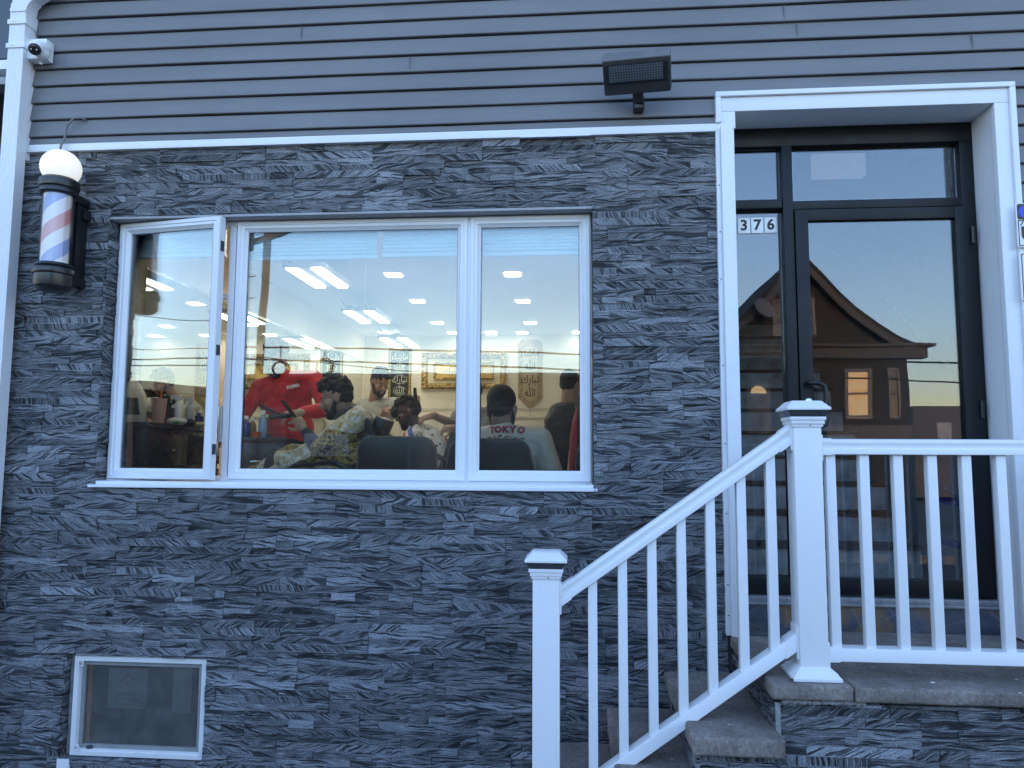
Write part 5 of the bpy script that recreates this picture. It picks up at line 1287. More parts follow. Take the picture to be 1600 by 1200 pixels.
def barber_chair(px, Y, zseat, face, label, lean=.5, px_h=None):
    t = thing('barber_chair', label, 'barber chair', (0,0,0))
    # built facing +x, then turned
    MB().box(-.28,.26,-.23,.23,zseat-.12,zseat).build('seat', VINB, t, bevel=.035)
    b0 = V((-.25,0,zseat-.02)); up_ = V((-lean,0,1)).normalized(); n_ = V((up_.z,0,-up_.x))
    MB().obox(b0+up_*.23, ((0,1,0),up_,n_), (.25,.23,.05)).build('backrest', VINB, t, bevel=.035)
    MB().obox(b0+up_*.50+n_*.01, ((0,1,0),up_,n_), (.12,.075,.04)).obox(b0+up_*.44-n_*.02, ((0,1,0),up_,n_), (.03,.08,.01)).build('headrest', VINB, t, bevel=.02)
    for s_ in (-1,1):
        o = MB().tube([V((-.33,s_*.265,zseat+.02)),V((-.34,s_*.265,zseat+.16)),V((-.2,s_*.265,zseat+.23)),V((.02,s_*.265,zseat+.215)),V((.10,s_*.265,zseat+.17)),V((.09,s_*.265,zseat-.02))], [.016,.022,.026,.026,.022,.016], 10).build('armrest', VINB, t, smooth=60)
        MB().lathe([(.012,0),(.009,.006)], (.09,s_*.293,zseat+.02), (0,s_,0), 10).lathe([(.012,0),(.009,.006)], (-.33,s_*.293,zseat+.03), (0,s_,0), 10).build('bolt', CHROME, o, smooth=40)
        # curved side frame of the back
        MB().tube([b0+V((0.02,s_*.285,0)), b0+up_*.15+V((.03,s_*.25,0)), b0+up_*.32+V((.01,s_*.245,0)), b0+up_*.46+V((-.03,s_*.23,0))], .026, 8).build('side_frame', VINB, t, smooth=60)
    MB().lathe([(.30,0),(.30,.02),(.1,.05),(.055,.06),(.055,zseat-.125)], (0,0,0), (0,0,1), 28).build('pedestal', CHROME, t, smooth=40)
    MB().box(.42,.66,-.2,.2,.2,.225).box(.28,.46,-.03,.03,.2,.30).build('footrest', CHROME, t, bevel=.006)
    q = P(px, 720, Y); t.location = (q.x, Y, FL); t.rotation_euler = (0,0,face); return t

# ------------------------------------------------------------------ people
def head_prims(mb, c, f, u, s=1.0, neck=None):
    f = V(f).normalized(); u = V(u); u = (u-f*u.dot(f)).normalized(); l = u.cross(f)
    c = V(c)
    def W(a, b, d): return c+f*(a*s)+u*(b*s)+l*(d*s)
    ax = (f, l, u)
    def E_(a, b, d, ra, rl_, ru, nu=14, nv=10): mb.ell(W(a,b,d), (ra*s,rl_*s,ru*s), ax, nu, nv)
    E_(-.012,.038,0,.098,.077,.084,20,14); E_(.03,-.02,0,.062,.062,.088); E_(.048,-.085,0,.042,.042,.032); E_(.072,-.098,0,.022,.022,.018)
    mb.cap(W(.09,.008,0), W(.116,-.028,0), .009*s, .013*s); E_(.10,-.031,.011,.01,.008,.008); E_(.10,-.031,-.011,.01,.008,.008)
    E_(.083,.024,0,.014,.05,.012)
    for sg in (-1,1): E_(.063,-.022,sg*.042,.026,.022,.028); E_(-.006,-.010,sg*.078,.02,.010,.032); E_(-.012,.006,sg*.083,.014,.008,.016)
    E_(.093,-.056,0,.013,.023,.008); E_(.090,-.069,0,.013,.021,.009)
    if neck is not None:
        n = V(neck); mb.cap(W(-.022,-.05,0), n, .054*s, .060); mb.cap(n, n+(n-W(-.022,-.05,0)).normalized()*.06, .060, .075)
    return W, ax
def hand_prims(mb, wrist, d, nrm, curl=.6, s=1.0, side=1):
    """d: pointing direction, nrm: back-of-hand normal, side: +1 thumb on (d x nrm) side"""
    d = V(d).normalized(); nrm = V(nrm); nrm = (nrm-d*nrm.dot(d)).normalized(); sd = d.cross(nrm)*side
    w = V(wrist)
    mb.cap(w-d*.02, w+d*.02, .026*s, .027*s)
    mb.ell(w+d*.05*s, (.050*s,.040*s,.017*s), (d,sd,nrm), 14, 8)
    for i, (o, L) in enumerate(((.030,.072),(.010,.080),(-.011,.074),(-.030,.058))):
        p = w+d*(.085-.004*abs(i-1))*s+sd*o*s; r = .0088*s; a = 0
        cu = curl*(1+.12*i)
        for j, fr in enumerate((.45,.32,.23)):
            a += cu*(.9 if j else .7); q = p+(d*math.cos(a)-nrm*math.sin(a))*(L*fr*s)
            mb.cap(p, q, r, r*.92, 8); p = q; r *= .9
    p = w+d*.03*s+sd*.034*s-nrm*.004; q = p+(d*.6+sd*.75-nrm*.25).normalized()*.04*s; mb.cap(p, q, .0125*s, .0105*s, 8)
    mb.cap(q, q+(d*.95+sd*.1-nrm*.5*curl).normalized()*.032*s, .0105*s, .009*s, 8)
def limb(mb, pts, rad):
    for (p, q, a, b) in zip(pts, pts[1:], rad, rad[1:]): mb.cap(p, q, a, b)
def torso(mb, hip, chest, sl, sr, k=1.0, dep=.8):
    """pelvis, belly, ribs and shoulder bridge"""
    hip = V(hip); chest = V(chest); sl = V(sl); sr = V(sr)
    up_ = (chest-hip).normalized(); l = (sl-sr); wd = l.length; l = (l-up_*l.dot(up_)).normalized(); f = l.cross(up_)
    ax = (f, l, up_)
    mb.ell(hip, (.115*k,.165*k,.12*k), ax); mb.ell(hip.lerp(chest,.4), (.115*k,.15*k,.16*k), ax); mb.ell(hip.lerp(chest,.8), (.125*k,.175*k,.17*k), ax)
    mid = (sl+sr)/2
    mb.ell(mid-up_*.06, (.105*k,.19*k,.10*k), ax)
    for s_ in (sl, sr): mb.cap(mid+up_*.02, s_, .075*k, .064*k); mb.cap(hip.lerp(chest,.85), s_-up_*.03, .1*k, .06*k)
SKINT = {}
def skin(name, c):
    k = NT(name); o = k.obj(); n = k.noise(o, 25, 5); b = k.noise(o, 300, 3)
    k.l(k.ramp(n, [(.3, tuple(x*.86 for x in c)), (.7, tuple(min(1,x*1.1) for x in c))]), k.b.inputs['Base Color']); k.b.inputs['Roughness'].default_value = .5
    k.b.inputs['Subsurface Weight'].default_value = .0; k.bump(b, .1, .002); return k.m
SK1 = skin('fair_skin', (.50,.31,.22)); SK2 = skin('tan_skin', (.40,.245,.165)); SK3 = skin('deep_brown_skin', (.115,.062,.042)); SK4 = skin('olive_skin', (.36,.22,.15))
HAIRK = mat('black_hair', (.012,.010,.009), .5, var=.4, scale=90, bump=.8, bscale=260); HAIRB = mat('blond_brown_hair', (.22,.13,.065), .55, var=.6, scale=70, bump=.9, bscale=220); HAIRD = mat('dark_brown_hair', (.035,.022,.016), .55, var=.4, scale=80, bump=.8, bscale=240)
FADE = lambda n, c: mat(n, c, .6, var=.3, scale=200)
EYEM = mat('eye_dark', (.02,.015,.012), .1, var=0); EYEW = mat('eye_white', (.35,.32,.29), .5, var=0, spec=.2)
JEANS = mat('dark_trousers', (.02,.022,.03), .85, var=.2, bump=.3, bscale=300); SHOE = mat('black_shoe', (.02,.02,.02), .4)
def cloth(name, c, rough=.85, extra=None):
    k = NT(name); o = k.obj(); n = k.noise(k.mapping(o, (1,1,.6)), 9, 4, .55, 1.2); fb = k.noise(o, 400, 2)
    col = k.ramp(n, [(.3, tuple(x*.9 for x in c)), (.7, tuple(min(1,x*1.06) for x in c))])
    if extra: col = extra(k, o, col)
    k.l(col, k.b.inputs['Base Color']); k.b.inputs['Roughness'].default_value = rough
    k.b.inputs['Sheen Weight'].default_value = .15
    k.bump(k.math('ADD', k.math('MULTIPLY', n, 1.0), k.math('MULTIPLY', fb, .06)), .75, .03); return k.m
def eyes(W, ax, p, s=1.0):
    for sg in (-1,1):
        e = MB().ell(W(.083,.004,sg*.031), (.010*s,.014*s,.0085*s), ax, 12, 8).build('eye', EYEW, p, smooth=80)
        MB().ell(W(.0915,.004,sg*.031), (.003*s,.006*s,.006*s), ax, 10, 6).build('iris', EYEM, e, smooth=80)
def brows(mb, W, s=1.0):
    for sg in (-1,1): mb.cap(W(.094,.026,sg*.014), W(.085,.029,sg*.046), .0052*s, .0038*s, 6)
def beard_prims(mb, W, ax, s=1.0, full=1.0):
    def E_(a,b,d,ra,rl_,ru): mb.ell(W(a,b,d), (ra*s,rl_*s,ru*s), ax, 14, 10)
    E_(.066,-.098,0,.037,.038,.03*full); E_(.05,-.088,0,.042,.054,.03)
    for sg in (-1,1):
        mb.cap(W(.045,-.085,sg*.046), W(.008,-.02,sg*.071), .021*s, .010*s); mb.cap(W(.094,-.046,sg*.004), W(.084,-.062,sg*.03), .0075*s, .009*s)
def hair_cap(mb, W, ax, s=1.0, thick=1.07, back=.0, low=-.02, fr=.0):
    mb.ell(W(-.022+back,.050,0), (.098*thick*s,.079*thick*s,.082*thick*s), ax, 22, 14)
    mb.ell(W(-.05,.005,0), (.062*s,.072*thick*s,.07*s), ax, 16, 10)
def curls(mb, W, seed, n, s=1.0, r=.016, reach=.085, bot=.05):
    rd = random.Random(seed)
    for i in range(n):
        a = rd.uniform(0, 2*math.pi); z = rd.uniform(.1, 1); q = math.sqrt(1-z*z)
        p = W(-.008+.098*q*math.cos(a), bot+.078*z+rd.uniform(-.006,.012), .076*q*math.sin(a))
        mb.ell(p, (r*s*rd.uniform(.8,1.3),)*3, None, 8, 6)
def legs_seated(mb, hipc, l, f, zf, k=1.0, spread=.1):
    hipc = V(hipc); l = V(l); f = V(f)
    for s_ in (-1,1):
        h = hipc+l*(s_*spread); kn = h+f*.42+l*(s_*.05)+V((0,0,.02)); an = kn+f*.10-V((0,0,.40)); an.z = max(an.z, zf+.07)
        limb(mb, [h,kn,an], [.085*k,.062*k,.045*k]); mb.cap(an-V((0,0,.03)), an+f*.15-V((0,0,.035)), .04, .032)
def legs_standing(mb, hipc, l, f, k=1.0):
    hipc = V(hipc); l = V(l); f = V(f)
    for s_ in (-1,1):
        h = hipc+l*(s_*.095); an = V((h.x,h.y,FL+.07))+l*(s_*.03); kn = h.lerp(an,.5)+f*.02
        limb(mb, [h,kn,an], [.088*k,.062*k,.045*k]); mb.cap(an-V((0,0,.03))-f*.03, an+f*.17-V((0,0,.035)), .04, .032)

OFF = 0.0
def A(px, py, Y): return P(px, py, Y+OFF)
OFF = -.65
# --- barber in the red hoodie, standing, face towards the seated customer
pr = thing('person', 'man in a red hooded sweatshirt standing with a comb and clipper behind the seated customer', 'person', (-2.2,1.6,FL))
hc = A(430,560,2.12); f = V((.5,-.72,-.38)); ch = A(446,618,2.22); hp = A(452,700,2.28); hp.z = FL+.86
sl, sr = A(490,594,2.16), A(407,607,2.2)
ell_, hl = A(514,640,1.98), A(468,645,1.72); elr, hr = A(376,652,2.15), A(352,668,2.0)
mb = MB(); W_, ax_ = head_prims(mb, hc, f, (0,0,1), 1.08, ch+V((0,0,.13)))
torso(mb, hp, ch, sl, sr, .98); limb(mb, [sl,ell_,hl], [.055,.044,.030]); limb(mb, [sr,elr,hr], [.055,.044,.030])
hd = (A(440,649,1.66)-hl).normalized(); hand_prims(mb, hl, hd, (.1,-.6,.75), .75, 1.05, -1); hand_prims(mb, hr, (-.3,-.3,-.8), (-.5,-.6,.3), .5, 1, 1)
legs_standing(mb, hp-V((0,0,.02)), (1,.2,0), (.2,-1,0))
body = blob('body', mb, SK1, pr, .0062, 3)
eyes(W_, ax_, body, 1.08)
def hood_extra(k, o, col):
    return col
REDC = cloth('red_sweatshirt', (.72,.025,.035))
mb = MB(); torso(mb, hp+V((0,0,.02)), ch, sl, sr, 1.17); limb(mb, [sl,ell_,hl.lerp(ell_,.12)], [.066,.060,.045]); limb(mb, [sr,elr,hr.lerp(elr,.12)], [.066,.060,.045])
mb.ell(hp+V((0,0,.03)), (.185,.16,.07)); mb.cap(hp+V((-.02,0,.10)), ch+V((-.0,0,-.10)), .17, .16); mb.cap(hp+V((-.08,0,.08)), ch+V((-.08,0,-.10)), .11, .10); mb.cap(hp+V((.08,0,.08)), ch+V((.08,0,-.10)), .11, .10)
nk = ch+V((0,0,.15))
for i in range(10):
    a = 2*math.pi*i/10; mb.ell(nk+V((.064*math.cos(a),.068*math.sin(a),.012*math.sin(a)-.015)), (.032,.032,.034), None, 10, 8)
mb.ell(nk+V((-.03,.10,-.05)), (.09,.06,.08))
hood = blob('hoodie', mb, REDC, pr, .0075, 4, .006, .09)
mb = MB().cap(hp+V((-.19,-.02,.0)), hp+V((.19,-.02,.0)), .035, .035)
mb = MB()
for sx_ in (-.035,.035): q0_ = nk+V((sx_+.02,-.115,-.03)); mb.tube([q0_,q0_+V((.002,-.035,-.06)),q0_+V((.003,-.045,-.13)),q0_+V((0,-.04,-.19))], .0035, 6)
mb.build('drawstring', REDC, hood, smooth=60)
lg = A(458,604,2.04); fwd_ = V((.12,-1,0)).normalized()
text('chest_lettering', 'PUMA', .034, CAPW, lg, xdir=(1,.12,.25), up=(-.2,-.1,1), depth=.012, parent=hood, bold=.001)
mb = MB(); lq = lg+V((.035,-.002,.036)); mb.tube([lq+V((-.03,0,-.012)),lq+V((-.008,0,-.002)),lq+V((.012,0,.006)),lq+V((.024,0,.013))], [.003,.005,.0055,.003], 6).tube([lq+V((-.008,0,-.002)),lq+V((-.02,0,.006)),lq+V((-.03,0,.004))], .002, 5).tube([lq+V((.010,0,.004)),lq+V((.02,0,-.006))], .0025, 5)
mb.build('chest_mark', BLKP, hood, smooth=60)
mb = MB(); legs_standing(mb, hp-V((0,0,.02)), (1,.2,0), (.2,-1,0), 1.18); mb.ell(hp-V((0,0,.03)), (.17,.135,.12)); blob('trousers', mb, JEANS, pr, .012, 3)
mb = MB(); hair_cap(mb, W_, ax_, 1.08, 1.02); brows(mb, W_, 1.08); curls(mb, W_, 3, 120, 1.08, .017); blob('hair', mb, HAIRB, pr, .005, 1, .004, .02)
mb = MB(); beard_prims(mb, W_, ax_, 1.08, .8); blob('beard', mb, HAIRD, pr, .005, 2)
# tools he holds
q = hl+hd*.09
cl = thing('hair_clipper', 'black clipper with a brass blade held by the man in red', 'clipper', tuple(A(432,650,1.66)))
a, b = A(424,651,1.64), A(452,649,1.66)
mb = MB().cap(a, b, .021, .019); mb.build('body', BLKP, cl, smooth=50)
MB().obox(a-(b-a).normalized()*.022, ((b-a),(0,1,0),(0,0,1)), (.012,.02,.016)).build('blade', mat('brass', (.4,.28,.1), .3, .9), cl, bevel=.003)
cm = thing('comb', 'long black comb in the hand of the man in red', 'comb', tuple(A(425,641,1.62)))
a, b = A(406,632,1.60), A(444,650,1.64); d = (b-a).normalized(); n_ = d.cross(V((0,1,0))).normalized()
MB().obox((a+b)/2, (d,V((0,1,0)),n_), ((b-a).length/2,.002,.006)).build('spine', BLKP, cm, bevel=.001)
mb = MB(); L = (b-a).length
sg_ = -1 if n_.z > 0 else 1
for i in range(26): p = a+d*(L*(.03+.62*i/25)); mb.obox(p+n_*sg_*.013, (d,V((0,1,0)),n_), (.0012,.001,.008))
mb.build('teeth', BLKP, cm)

OFF = -.27
# --- customer in the gold patterned cape, facing left
barber_chair(496, 1.03, .46, R(180), 'black barber chair under the customer in the gold patterned cape', .42)
pr = thing('person', 'bearded customer with black hair wrapped in a white and gold cape, facing left', 'person', (-1.5,.95,FL))
hc = A(526,622,1.2); f = V((-.93,-.2,-.30)); ch = A(556,672,1.27); hp = A(540,712,1.28); hp.z = FL+.66
sl, sr = A(556,662,1.08)+V((0,0,.01)), A(556,660,1.46)
ell_, hl = A(498,702,1.02), A(476,672,1.02)
mb = MB(); W_, ax_ = head_prims(mb, hc, f, (-.15,0,1), 1.02, ch+V((.0,0,.10)))
torso(mb, hp, ch, sl, sr, .92); limb(mb, [sl,ell_,hl], [.05,.042,.028]); limb(mb, [sr,A(530,705,1.5),A(500,715,1.35)], [.05,.042,.03])
hd = (A(458,648,1.03)-hl).normalized(); hand_prims(mb, hl, hd, (.2,-.9,.3), .85, 1.0, -1); hand_prims(mb, A(500,715,1.35), (-1,-.1,-.2), (0,0,1), .3)
legs_seated(mb, hp, (0,1,0), (-1,0,0), FL+.22)
body = blob('body', mb, SK2, pr, .006, 3); eyes(W_, ax_, body, 1.02)
mb = MB(); hair_cap(mb, W_, ax_, 1.02, 1.03); brows(mb, W_, 1.02); mb.ell(W_(.03,.115,0), (.075,.062,.035), ax_); mb.ell(W_(.07,.085,0), (.035,.055,.03), ax_); curls(mb, W_, 9, 90, 1.02, .014, bot=.068); blob('hair', mb, HAIRK, pr, .005, 1, .006, .02)
mb = MB(); beard_prims(mb, W_, ax_, 1.02, 1.1); blob('beard', mb, HAIRK, pr, .005, 2)
DSL = cloth('charcoal_sleeve', (.045,.05,.06))
mb = MB(); limb(mb, [sl,ell_,hl.lerp(ell_,.16)], [.064,.055,.040]); blob('sleeve', mb, DSL, pr, .006, 3, .004, .05)
def baroque(k, o, col):
    w_ = k.noise(o, 5, 2, .5, 0)
    n = k.noise(o, 11, 2, .45, 2.4); n2 = k.noise(o, 24, 2, .5, 2.2)
    band = k.ramp(k.noise(k.mapping(o, (1.0,.6,1.6), (0,.7,0)), 3.4, 1, .4), [(.50,(0,0,0)),(.53,(1,1,1))])
    g = k.ramp(n, [(.42,(0,0,0)),(.45,(1,1,1)),(.56,(1,1,1)),(.59,(0,0,0))])
    g2 = k.ramp(n2, [(.52,(0,0,0)),(.55,(1,1,1))])
    gm = k.math('MULTIPLY', g, k.math('MAXIMUM', g2, .55))
    base = k.mix(band, (.76,.73,.67), (.02,.02,.02))
    gold = k.mix(k.noise(o, 60, 2), (.38,.24,.03), (.6,.42,.10))
    return k.mix(k.math('MAXIMUM', gm, k.math('MULTIPLY', band, g2)), base, gold)
CAPE1 = cloth('white_gold_black_cape', (.66,.63,.57), .45, baroque)
kn = A(430,728,1.22)
mb = MB(); mb.cap(ch+V((0,0,.07)), ch, .10, .17); torso(mb, hp, ch, sl, sr, 1.18)
limb(mb, [sl, A(517,690,1.03), A(500,700,1.0)], [.09,.085,.06]); limb(mb, [sr, A(510,700,1.5), A(490,712,1.4)], [.085,.08,.06])
limb(mb, [A(556,712,1.12), A(500,712,1.1), A(455,718,1.12), kn, A(398,738,1.2)], [.11,.10,.10,.085,.05]); limb(mb, [A(556,712,1.42), A(470,718,1.42), A(420,726,1.4)], [.11,.10,.085])
for i in range(7): y = 1.1+.05*i; limb(mb, [A(540,715,y), A(480,722,y), A(425,737,y)], [.08,.06,.045])
tm = MB(); legs_seated(tm, hp, (0,1,0), (-1,0,0), FL+.22, 1.15); tm.ell(hp, (.15,.15,.1)); blob('trousers', tm, JEANS, pr, .011, 3)
cape = blob('cape', mb, CAPE1, pr, .008, 5, .014, .075)
mb = MB(); nk = W_(-.03,-.10,0)
for i in range(14): a = 2*math.pi*i/14; mb.ell(nk+V((.068*math.cos(a)+.008,.072*math.sin(a),-.02+.02*math.cos(a))), (.02,.02,.03), None, 8, 6)
limb(mb, [A(548,640,1.12), A(572,660,1.06), A(584,684,1.1)], [.022,.03,.024])
blob('neck_strip', mb, DSL, pr, .006, 3)
ph = thing('mobile_phone', 'black mobile phone in the raised hand of the caped customer', 'phone', tuple(A(450,640,1.04)))
a, b = A(444,629,1.03), A(459,649,1.03); d = (b-a).normalized()
MB().obox((a+b)/2, (d,V((0,1,0)),d.cross(V((0,1,0)))), (.068,.034,.0042)).build('body', mat('matte_black_case', (.012,.012,.013), .8, spec=.1), ph, bevel=.004)
MB().obox((a+b)/2+d.cross(V((0,1,0)))*(-.0046), (d,V((0,1,0)),d.cross(V((0,1,0)))), (.064,.031,.0003)).build('screen', mat('phone_screen', (.01,.01,.012), .5, var=0, spec=.2), ph)

OFF = .5
# --- barber in the cream T-shirt
pr = thing('person', 'bearded barber in a cream T-shirt bending over the customer in the striped cape', 'person', (-1.8,3.2,FL))
hc = A(593,598,2.6); f = V((.62,-.62,-.42)); ch = A(584,648,2.72); hp = V((ch.x-.1,ch.y+.13,FL+.93))
sl, sr = A(614,632,2.66), A(564,640,2.78)
el1, h1 = A(638,633,2.5), A(652,624,2.2); el2, h2 = A(588,668,2.5), A(603,641,2.25)
mb = MB(); W_, ax_ = head_prims(mb, hc, f, (.1,-.1,1), 1.0, ch+V((.0,-.01,.11)))
torso(mb, hp, ch, sl, sr, .95); limb(mb, [sl,el1,h1], [.052,.042,.028]); limb(mb, [sr,el2,h2], [.052,.042,.028])
hand_prims(mb, h1, A(648,640,2.1)-h1, (.4,-.7,.6), .7, 1, 1); hand_prims(mb, h2, A(618,640,2.1)-h2, (-.1,-.8,.5), .8, 1, -1); legs_standing(mb, hp, (1,.5,0), (.4,-1,0))
body = blob('body', mb, SK1, pr, .0065, 3); eyes(W_, ax_, body)
mb = MB(); hair_cap(mb, W_, ax_, 1.0, 1.02); brows(mb, W_); curls(mb, W_, 5, 70, 1.0, .014, bot=.066); blob('hair', mb, HAIRD, pr, .005, 1, .005, .02)
mb = MB(); beard_prims(mb, W_, ax_); blob('beard', mb, HAIRD, pr, .005, 2)
CRM = cloth('cream_cotton', (.62,.59,.53))
mb = MB(); torso(mb, hp, ch, sl, sr, 1.1); limb(mb, [sl,sl.lerp(el1,.62)], [.072,.066]); limb(mb, [sr,sr.lerp(el2,.7)], [.072,.07]); mb.ell(hp-V((0,0,.02)), (.17,.15,.10)); blob('t_shirt', mb, CRM, pr, .0075, 4, .007, .08)
mb = MB(); legs_standing(mb, hp-V((0,0,.04)), (1,.5,0), (.4,-1,0), 1.18); blob('trousers', mb, JEANS, pr, .012, 3)
a = h1+(A(648,640,2.1)-h1).normalized()*.06+V((0,-.03,.03)); tr_ = thing('trimmer', 'black trimmer held upright on the head of the striped cape customer', 'clipper', tuple(a))
MB().cap(a, a+V((-.01,.01,.10)), .019, .015).cap(a+V((0,0,-.02)), a, .012, .017).build('body', BLKP, tr_, smooth=50)
a = h2+(A(618,640,2.1)-h2).normalized()*.08; b = A(618,643,2.08); br_ = thing('neck_brush', 'dark round brush in the hand of the barber in the cream T-shirt', 'brush', tuple(a))
MB().cap(a, a.lerp(b,.6), .012, .012).build('handle', BLKP, br_, smooth=50)
mb = MB(); mb.ell(b, (.045,.045,.06)); mb.v = [tuple(V(v)+(V(v)-b)*.35*N_.noise(V(v)*70)) for v in mb.v]; mb.build('bristles', HAIRK, br_, smooth=60)

OFF = .6
# --- customer in the striped cape
barber_chair(648, 2.65, .50, R(185), 'black barber chair under the customer in the striped cape', .3)
pr = thing('person', 'dark-skinned bearded customer in a white cape with red and blue stripes, facing left', 'person', (-1.35,2.6,FL))
hc = A(637,645,2.0); f = V((-.86,-.35,-.36)); ch = A(656,688,2.03); hp = V((ch.x+.06,ch.y+.03,FL+.62))
sl, sr = A(645,683,1.85), A(672,678,2.2)
mb = MB(); W_, ax_ = head_prims(mb, hc, f, (-.1,0,1), 1.0, ch+V((.0,.0,.09)))
torso(mb, hp, ch, sl, sr, .95); limb(mb, [sl,A(628,720,1.8),A(610,730,1.9)], [.05,.042,.03]); limb(mb, [sr,A(668,720,2.25),A(640,728,2.2)], [.05,.042,.03]); hand_prims(mb, A(610,730,1.9), (-1,.2,-.2), (0,0,1), .4); hand_prims(mb, A(640,728,2.2), (-1,-.1,-.2), (0,0,1), .4)
legs_seated(mb, hp, (-.2,1,0), (-1,-.17,0), FL+.22)
body = blob('body', mb, SK3, pr, .006, 3); eyes(W_, ax_, body)
mb = MB(); mb.ell(W_(-.02,.085,0), (.105,.038,.062), ax_, 18, 12); mb.ell(W_(-.09,.03,0), (.045,.04,.075), ax_); curls(mb, W_, 12, 60, 1.0, .013, bot=.07); brows(mb, W_); blob('hair', mb, HAIRK, pr, .005, 1, .006, .018)
mb = MB(); hair_cap(mb, W_, ax_, 1.0, .985); blob('faded_sides', mb, FADE('stubble_dark', (.035,.024,.02)), pr, .006, 2)
mb = MB(); beard_prims(mb, W_, ax_, 1.0, 1.3); mb.ell(W_(.07,-.115,0), (.035,.035,.03), ax_); blob('beard', mb, HAIRK, pr, .005, 2)
SX_ = ch.x
def stripes(k, o, col):
    s_ = k.n('ShaderNodeSeparateXYZ'); k.l(o, s_.inputs[0])
    t = k.math('ADD', k.math('MULTIPLY', s_.outputs[0], .9), k.math('MULTIPLY', s_.outputs[2], .45))
    t = k.math('FRACT', k.math('MULTIPLY', k.math('ADD', t, k.math('MULTIPLY', k.noise(o, 3, 2), .06)), 3.4))
    st = k.ramp(t, [(0,(.66,.64,.60)),(.40,(.55,.03,.04)),(.50,(.66,.64,.60)),(.58,(.05,.10,.38)),(.72,(.66,.64,.60))], 'CONSTANT')
    v = k.n('ShaderNodeTexVoronoi'); v.inputs['Scale'].default_value = 17; k.l(o, v.inputs[0])
    dots = k.ramp(k.math('ADD', v.outputs['Distance'], k.math('MULTIPLY', k.noise(o, 40, 2), .15)), [(.27,(1,1,1)),(.29,(0,0,0))])
    return k.mix(dots, st, (.02,.02,.02))
CAPE2 = cloth('striped_cape', (.66,.64,.60), .55, stripes)
mb = MB(); torso(mb, hp, ch, sl, sr, 1.2); mb.cap(ch+V((0,0,.07)), ch, .095, .16); limb(mb, [sl,A(618,712,1.8),A(600,725,1.85)], [.085,.08,.06]); limb(mb, [sr,A(690,700,2.15),A(696,735,2.1)], [.09,.09,.09])
limb(mb, [ch+V((.12,-.05,-.0)), A(698,715,1.95), A(702,760,1.95)], [.12,.10,.11])
for i in range(6): y = 1.85+.08*i; limb(mb, [A(660,715,y), A(600,728,y), A(575,742,y)], [.09,.07,.05])
tm = MB(); legs_seated(tm, hp, (-.2,1,0), (-1,-.17,0), FL+.22, 1.15); tm.ell(hp, (.15,.15,.1)); blob('trousers', tm, JEANS, pr, .011, 3)
blob('cape', mb, CAPE2, pr, .008, 5, .014, .08)

OFF = .42
# --- barber hidden by the mullion: grey shirt, arms reaching to the striped cape
pr = thing('person', 'barber in a grey shirt half hidden by the mullion, reaching for the striped cape', 'person', (-.9,2.8,FL))
hc = A(737,612,2.35); f = V((-.6,-.55,-.4)); ch = A(742,662,2.42); hp = V((ch.x+.05,ch.y+.08,FL+.93))
sl, sr = A(768,650,2.40), A(716,652,2.5)
mb = MB(); W_, ax_ = head_prims(mb, hc, f, (0,0,1), 1.0, ch+V((0,0,.12))); torso(mb, hp, ch, sl, sr, .95)
e1, h1 = A(712,664,2.32), A(676,649,2.12); e2, h2 = A(735,690,2.15), A(708,668,2.0)
limb(mb, [sr,e1,h1], [.052,.047,.031]); limb(mb, [sl,e2,h2], [.052,.046,.030]); hand_prims(mb, h1, A(656,655,2.08)-h1, (.1,-.4,.9), .55, 1.05, 1); hand_prims(mb, h2, A(695,670,2.0)-h2, (.1,-.8,.5), .8, 1, -1); legs_standing(mb, hp, (1,-.5,0), (-.4,-1,0))
body = blob('body', mb, SK4, pr, .0065, 3); eyes(W_, ax_, body)
mb = MB(); hair_cap(mb, W_, ax_, 1.0, 1.05); brows(mb, W_); blob('hair', mb, HAIRK, pr, .005, 1, .004, .02)
def pin(k, o, col):
    s_ = k.n('ShaderNodeSeparateXYZ'); k.l(o, s_.inputs[0]); return k.mix(k.ramp(k.math('FRACT', k.math('MULTIPLY', s_.outputs[2], 60)), [(.45,(0,0,0)),(.55,(1,1,1))]), (.20,.19,.18), (.30,.29,.27))
mb = MB(); torso(mb, hp, ch, sl, sr, 1.1); limb(mb, [sr,sr.lerp(e1,.5)], [.072,.068]); limb(mb, [sl,sl.lerp(e2,.5)], [.072,.068]); mb.ell(hp, (.17,.15,.1)); blob('shirt', mb, cloth('grey_striped_shirt', (.25,.24,.22), .85, pin), pr, .0075, 4, .006, .08)
mb = MB(); legs_standing(mb, hp-V((0,0,.04)), (1,-.5,0), (-.4,-1,0), 1.18); blob('trousers', mb, JEANS, pr, .012, 3)

OFF = 0.0
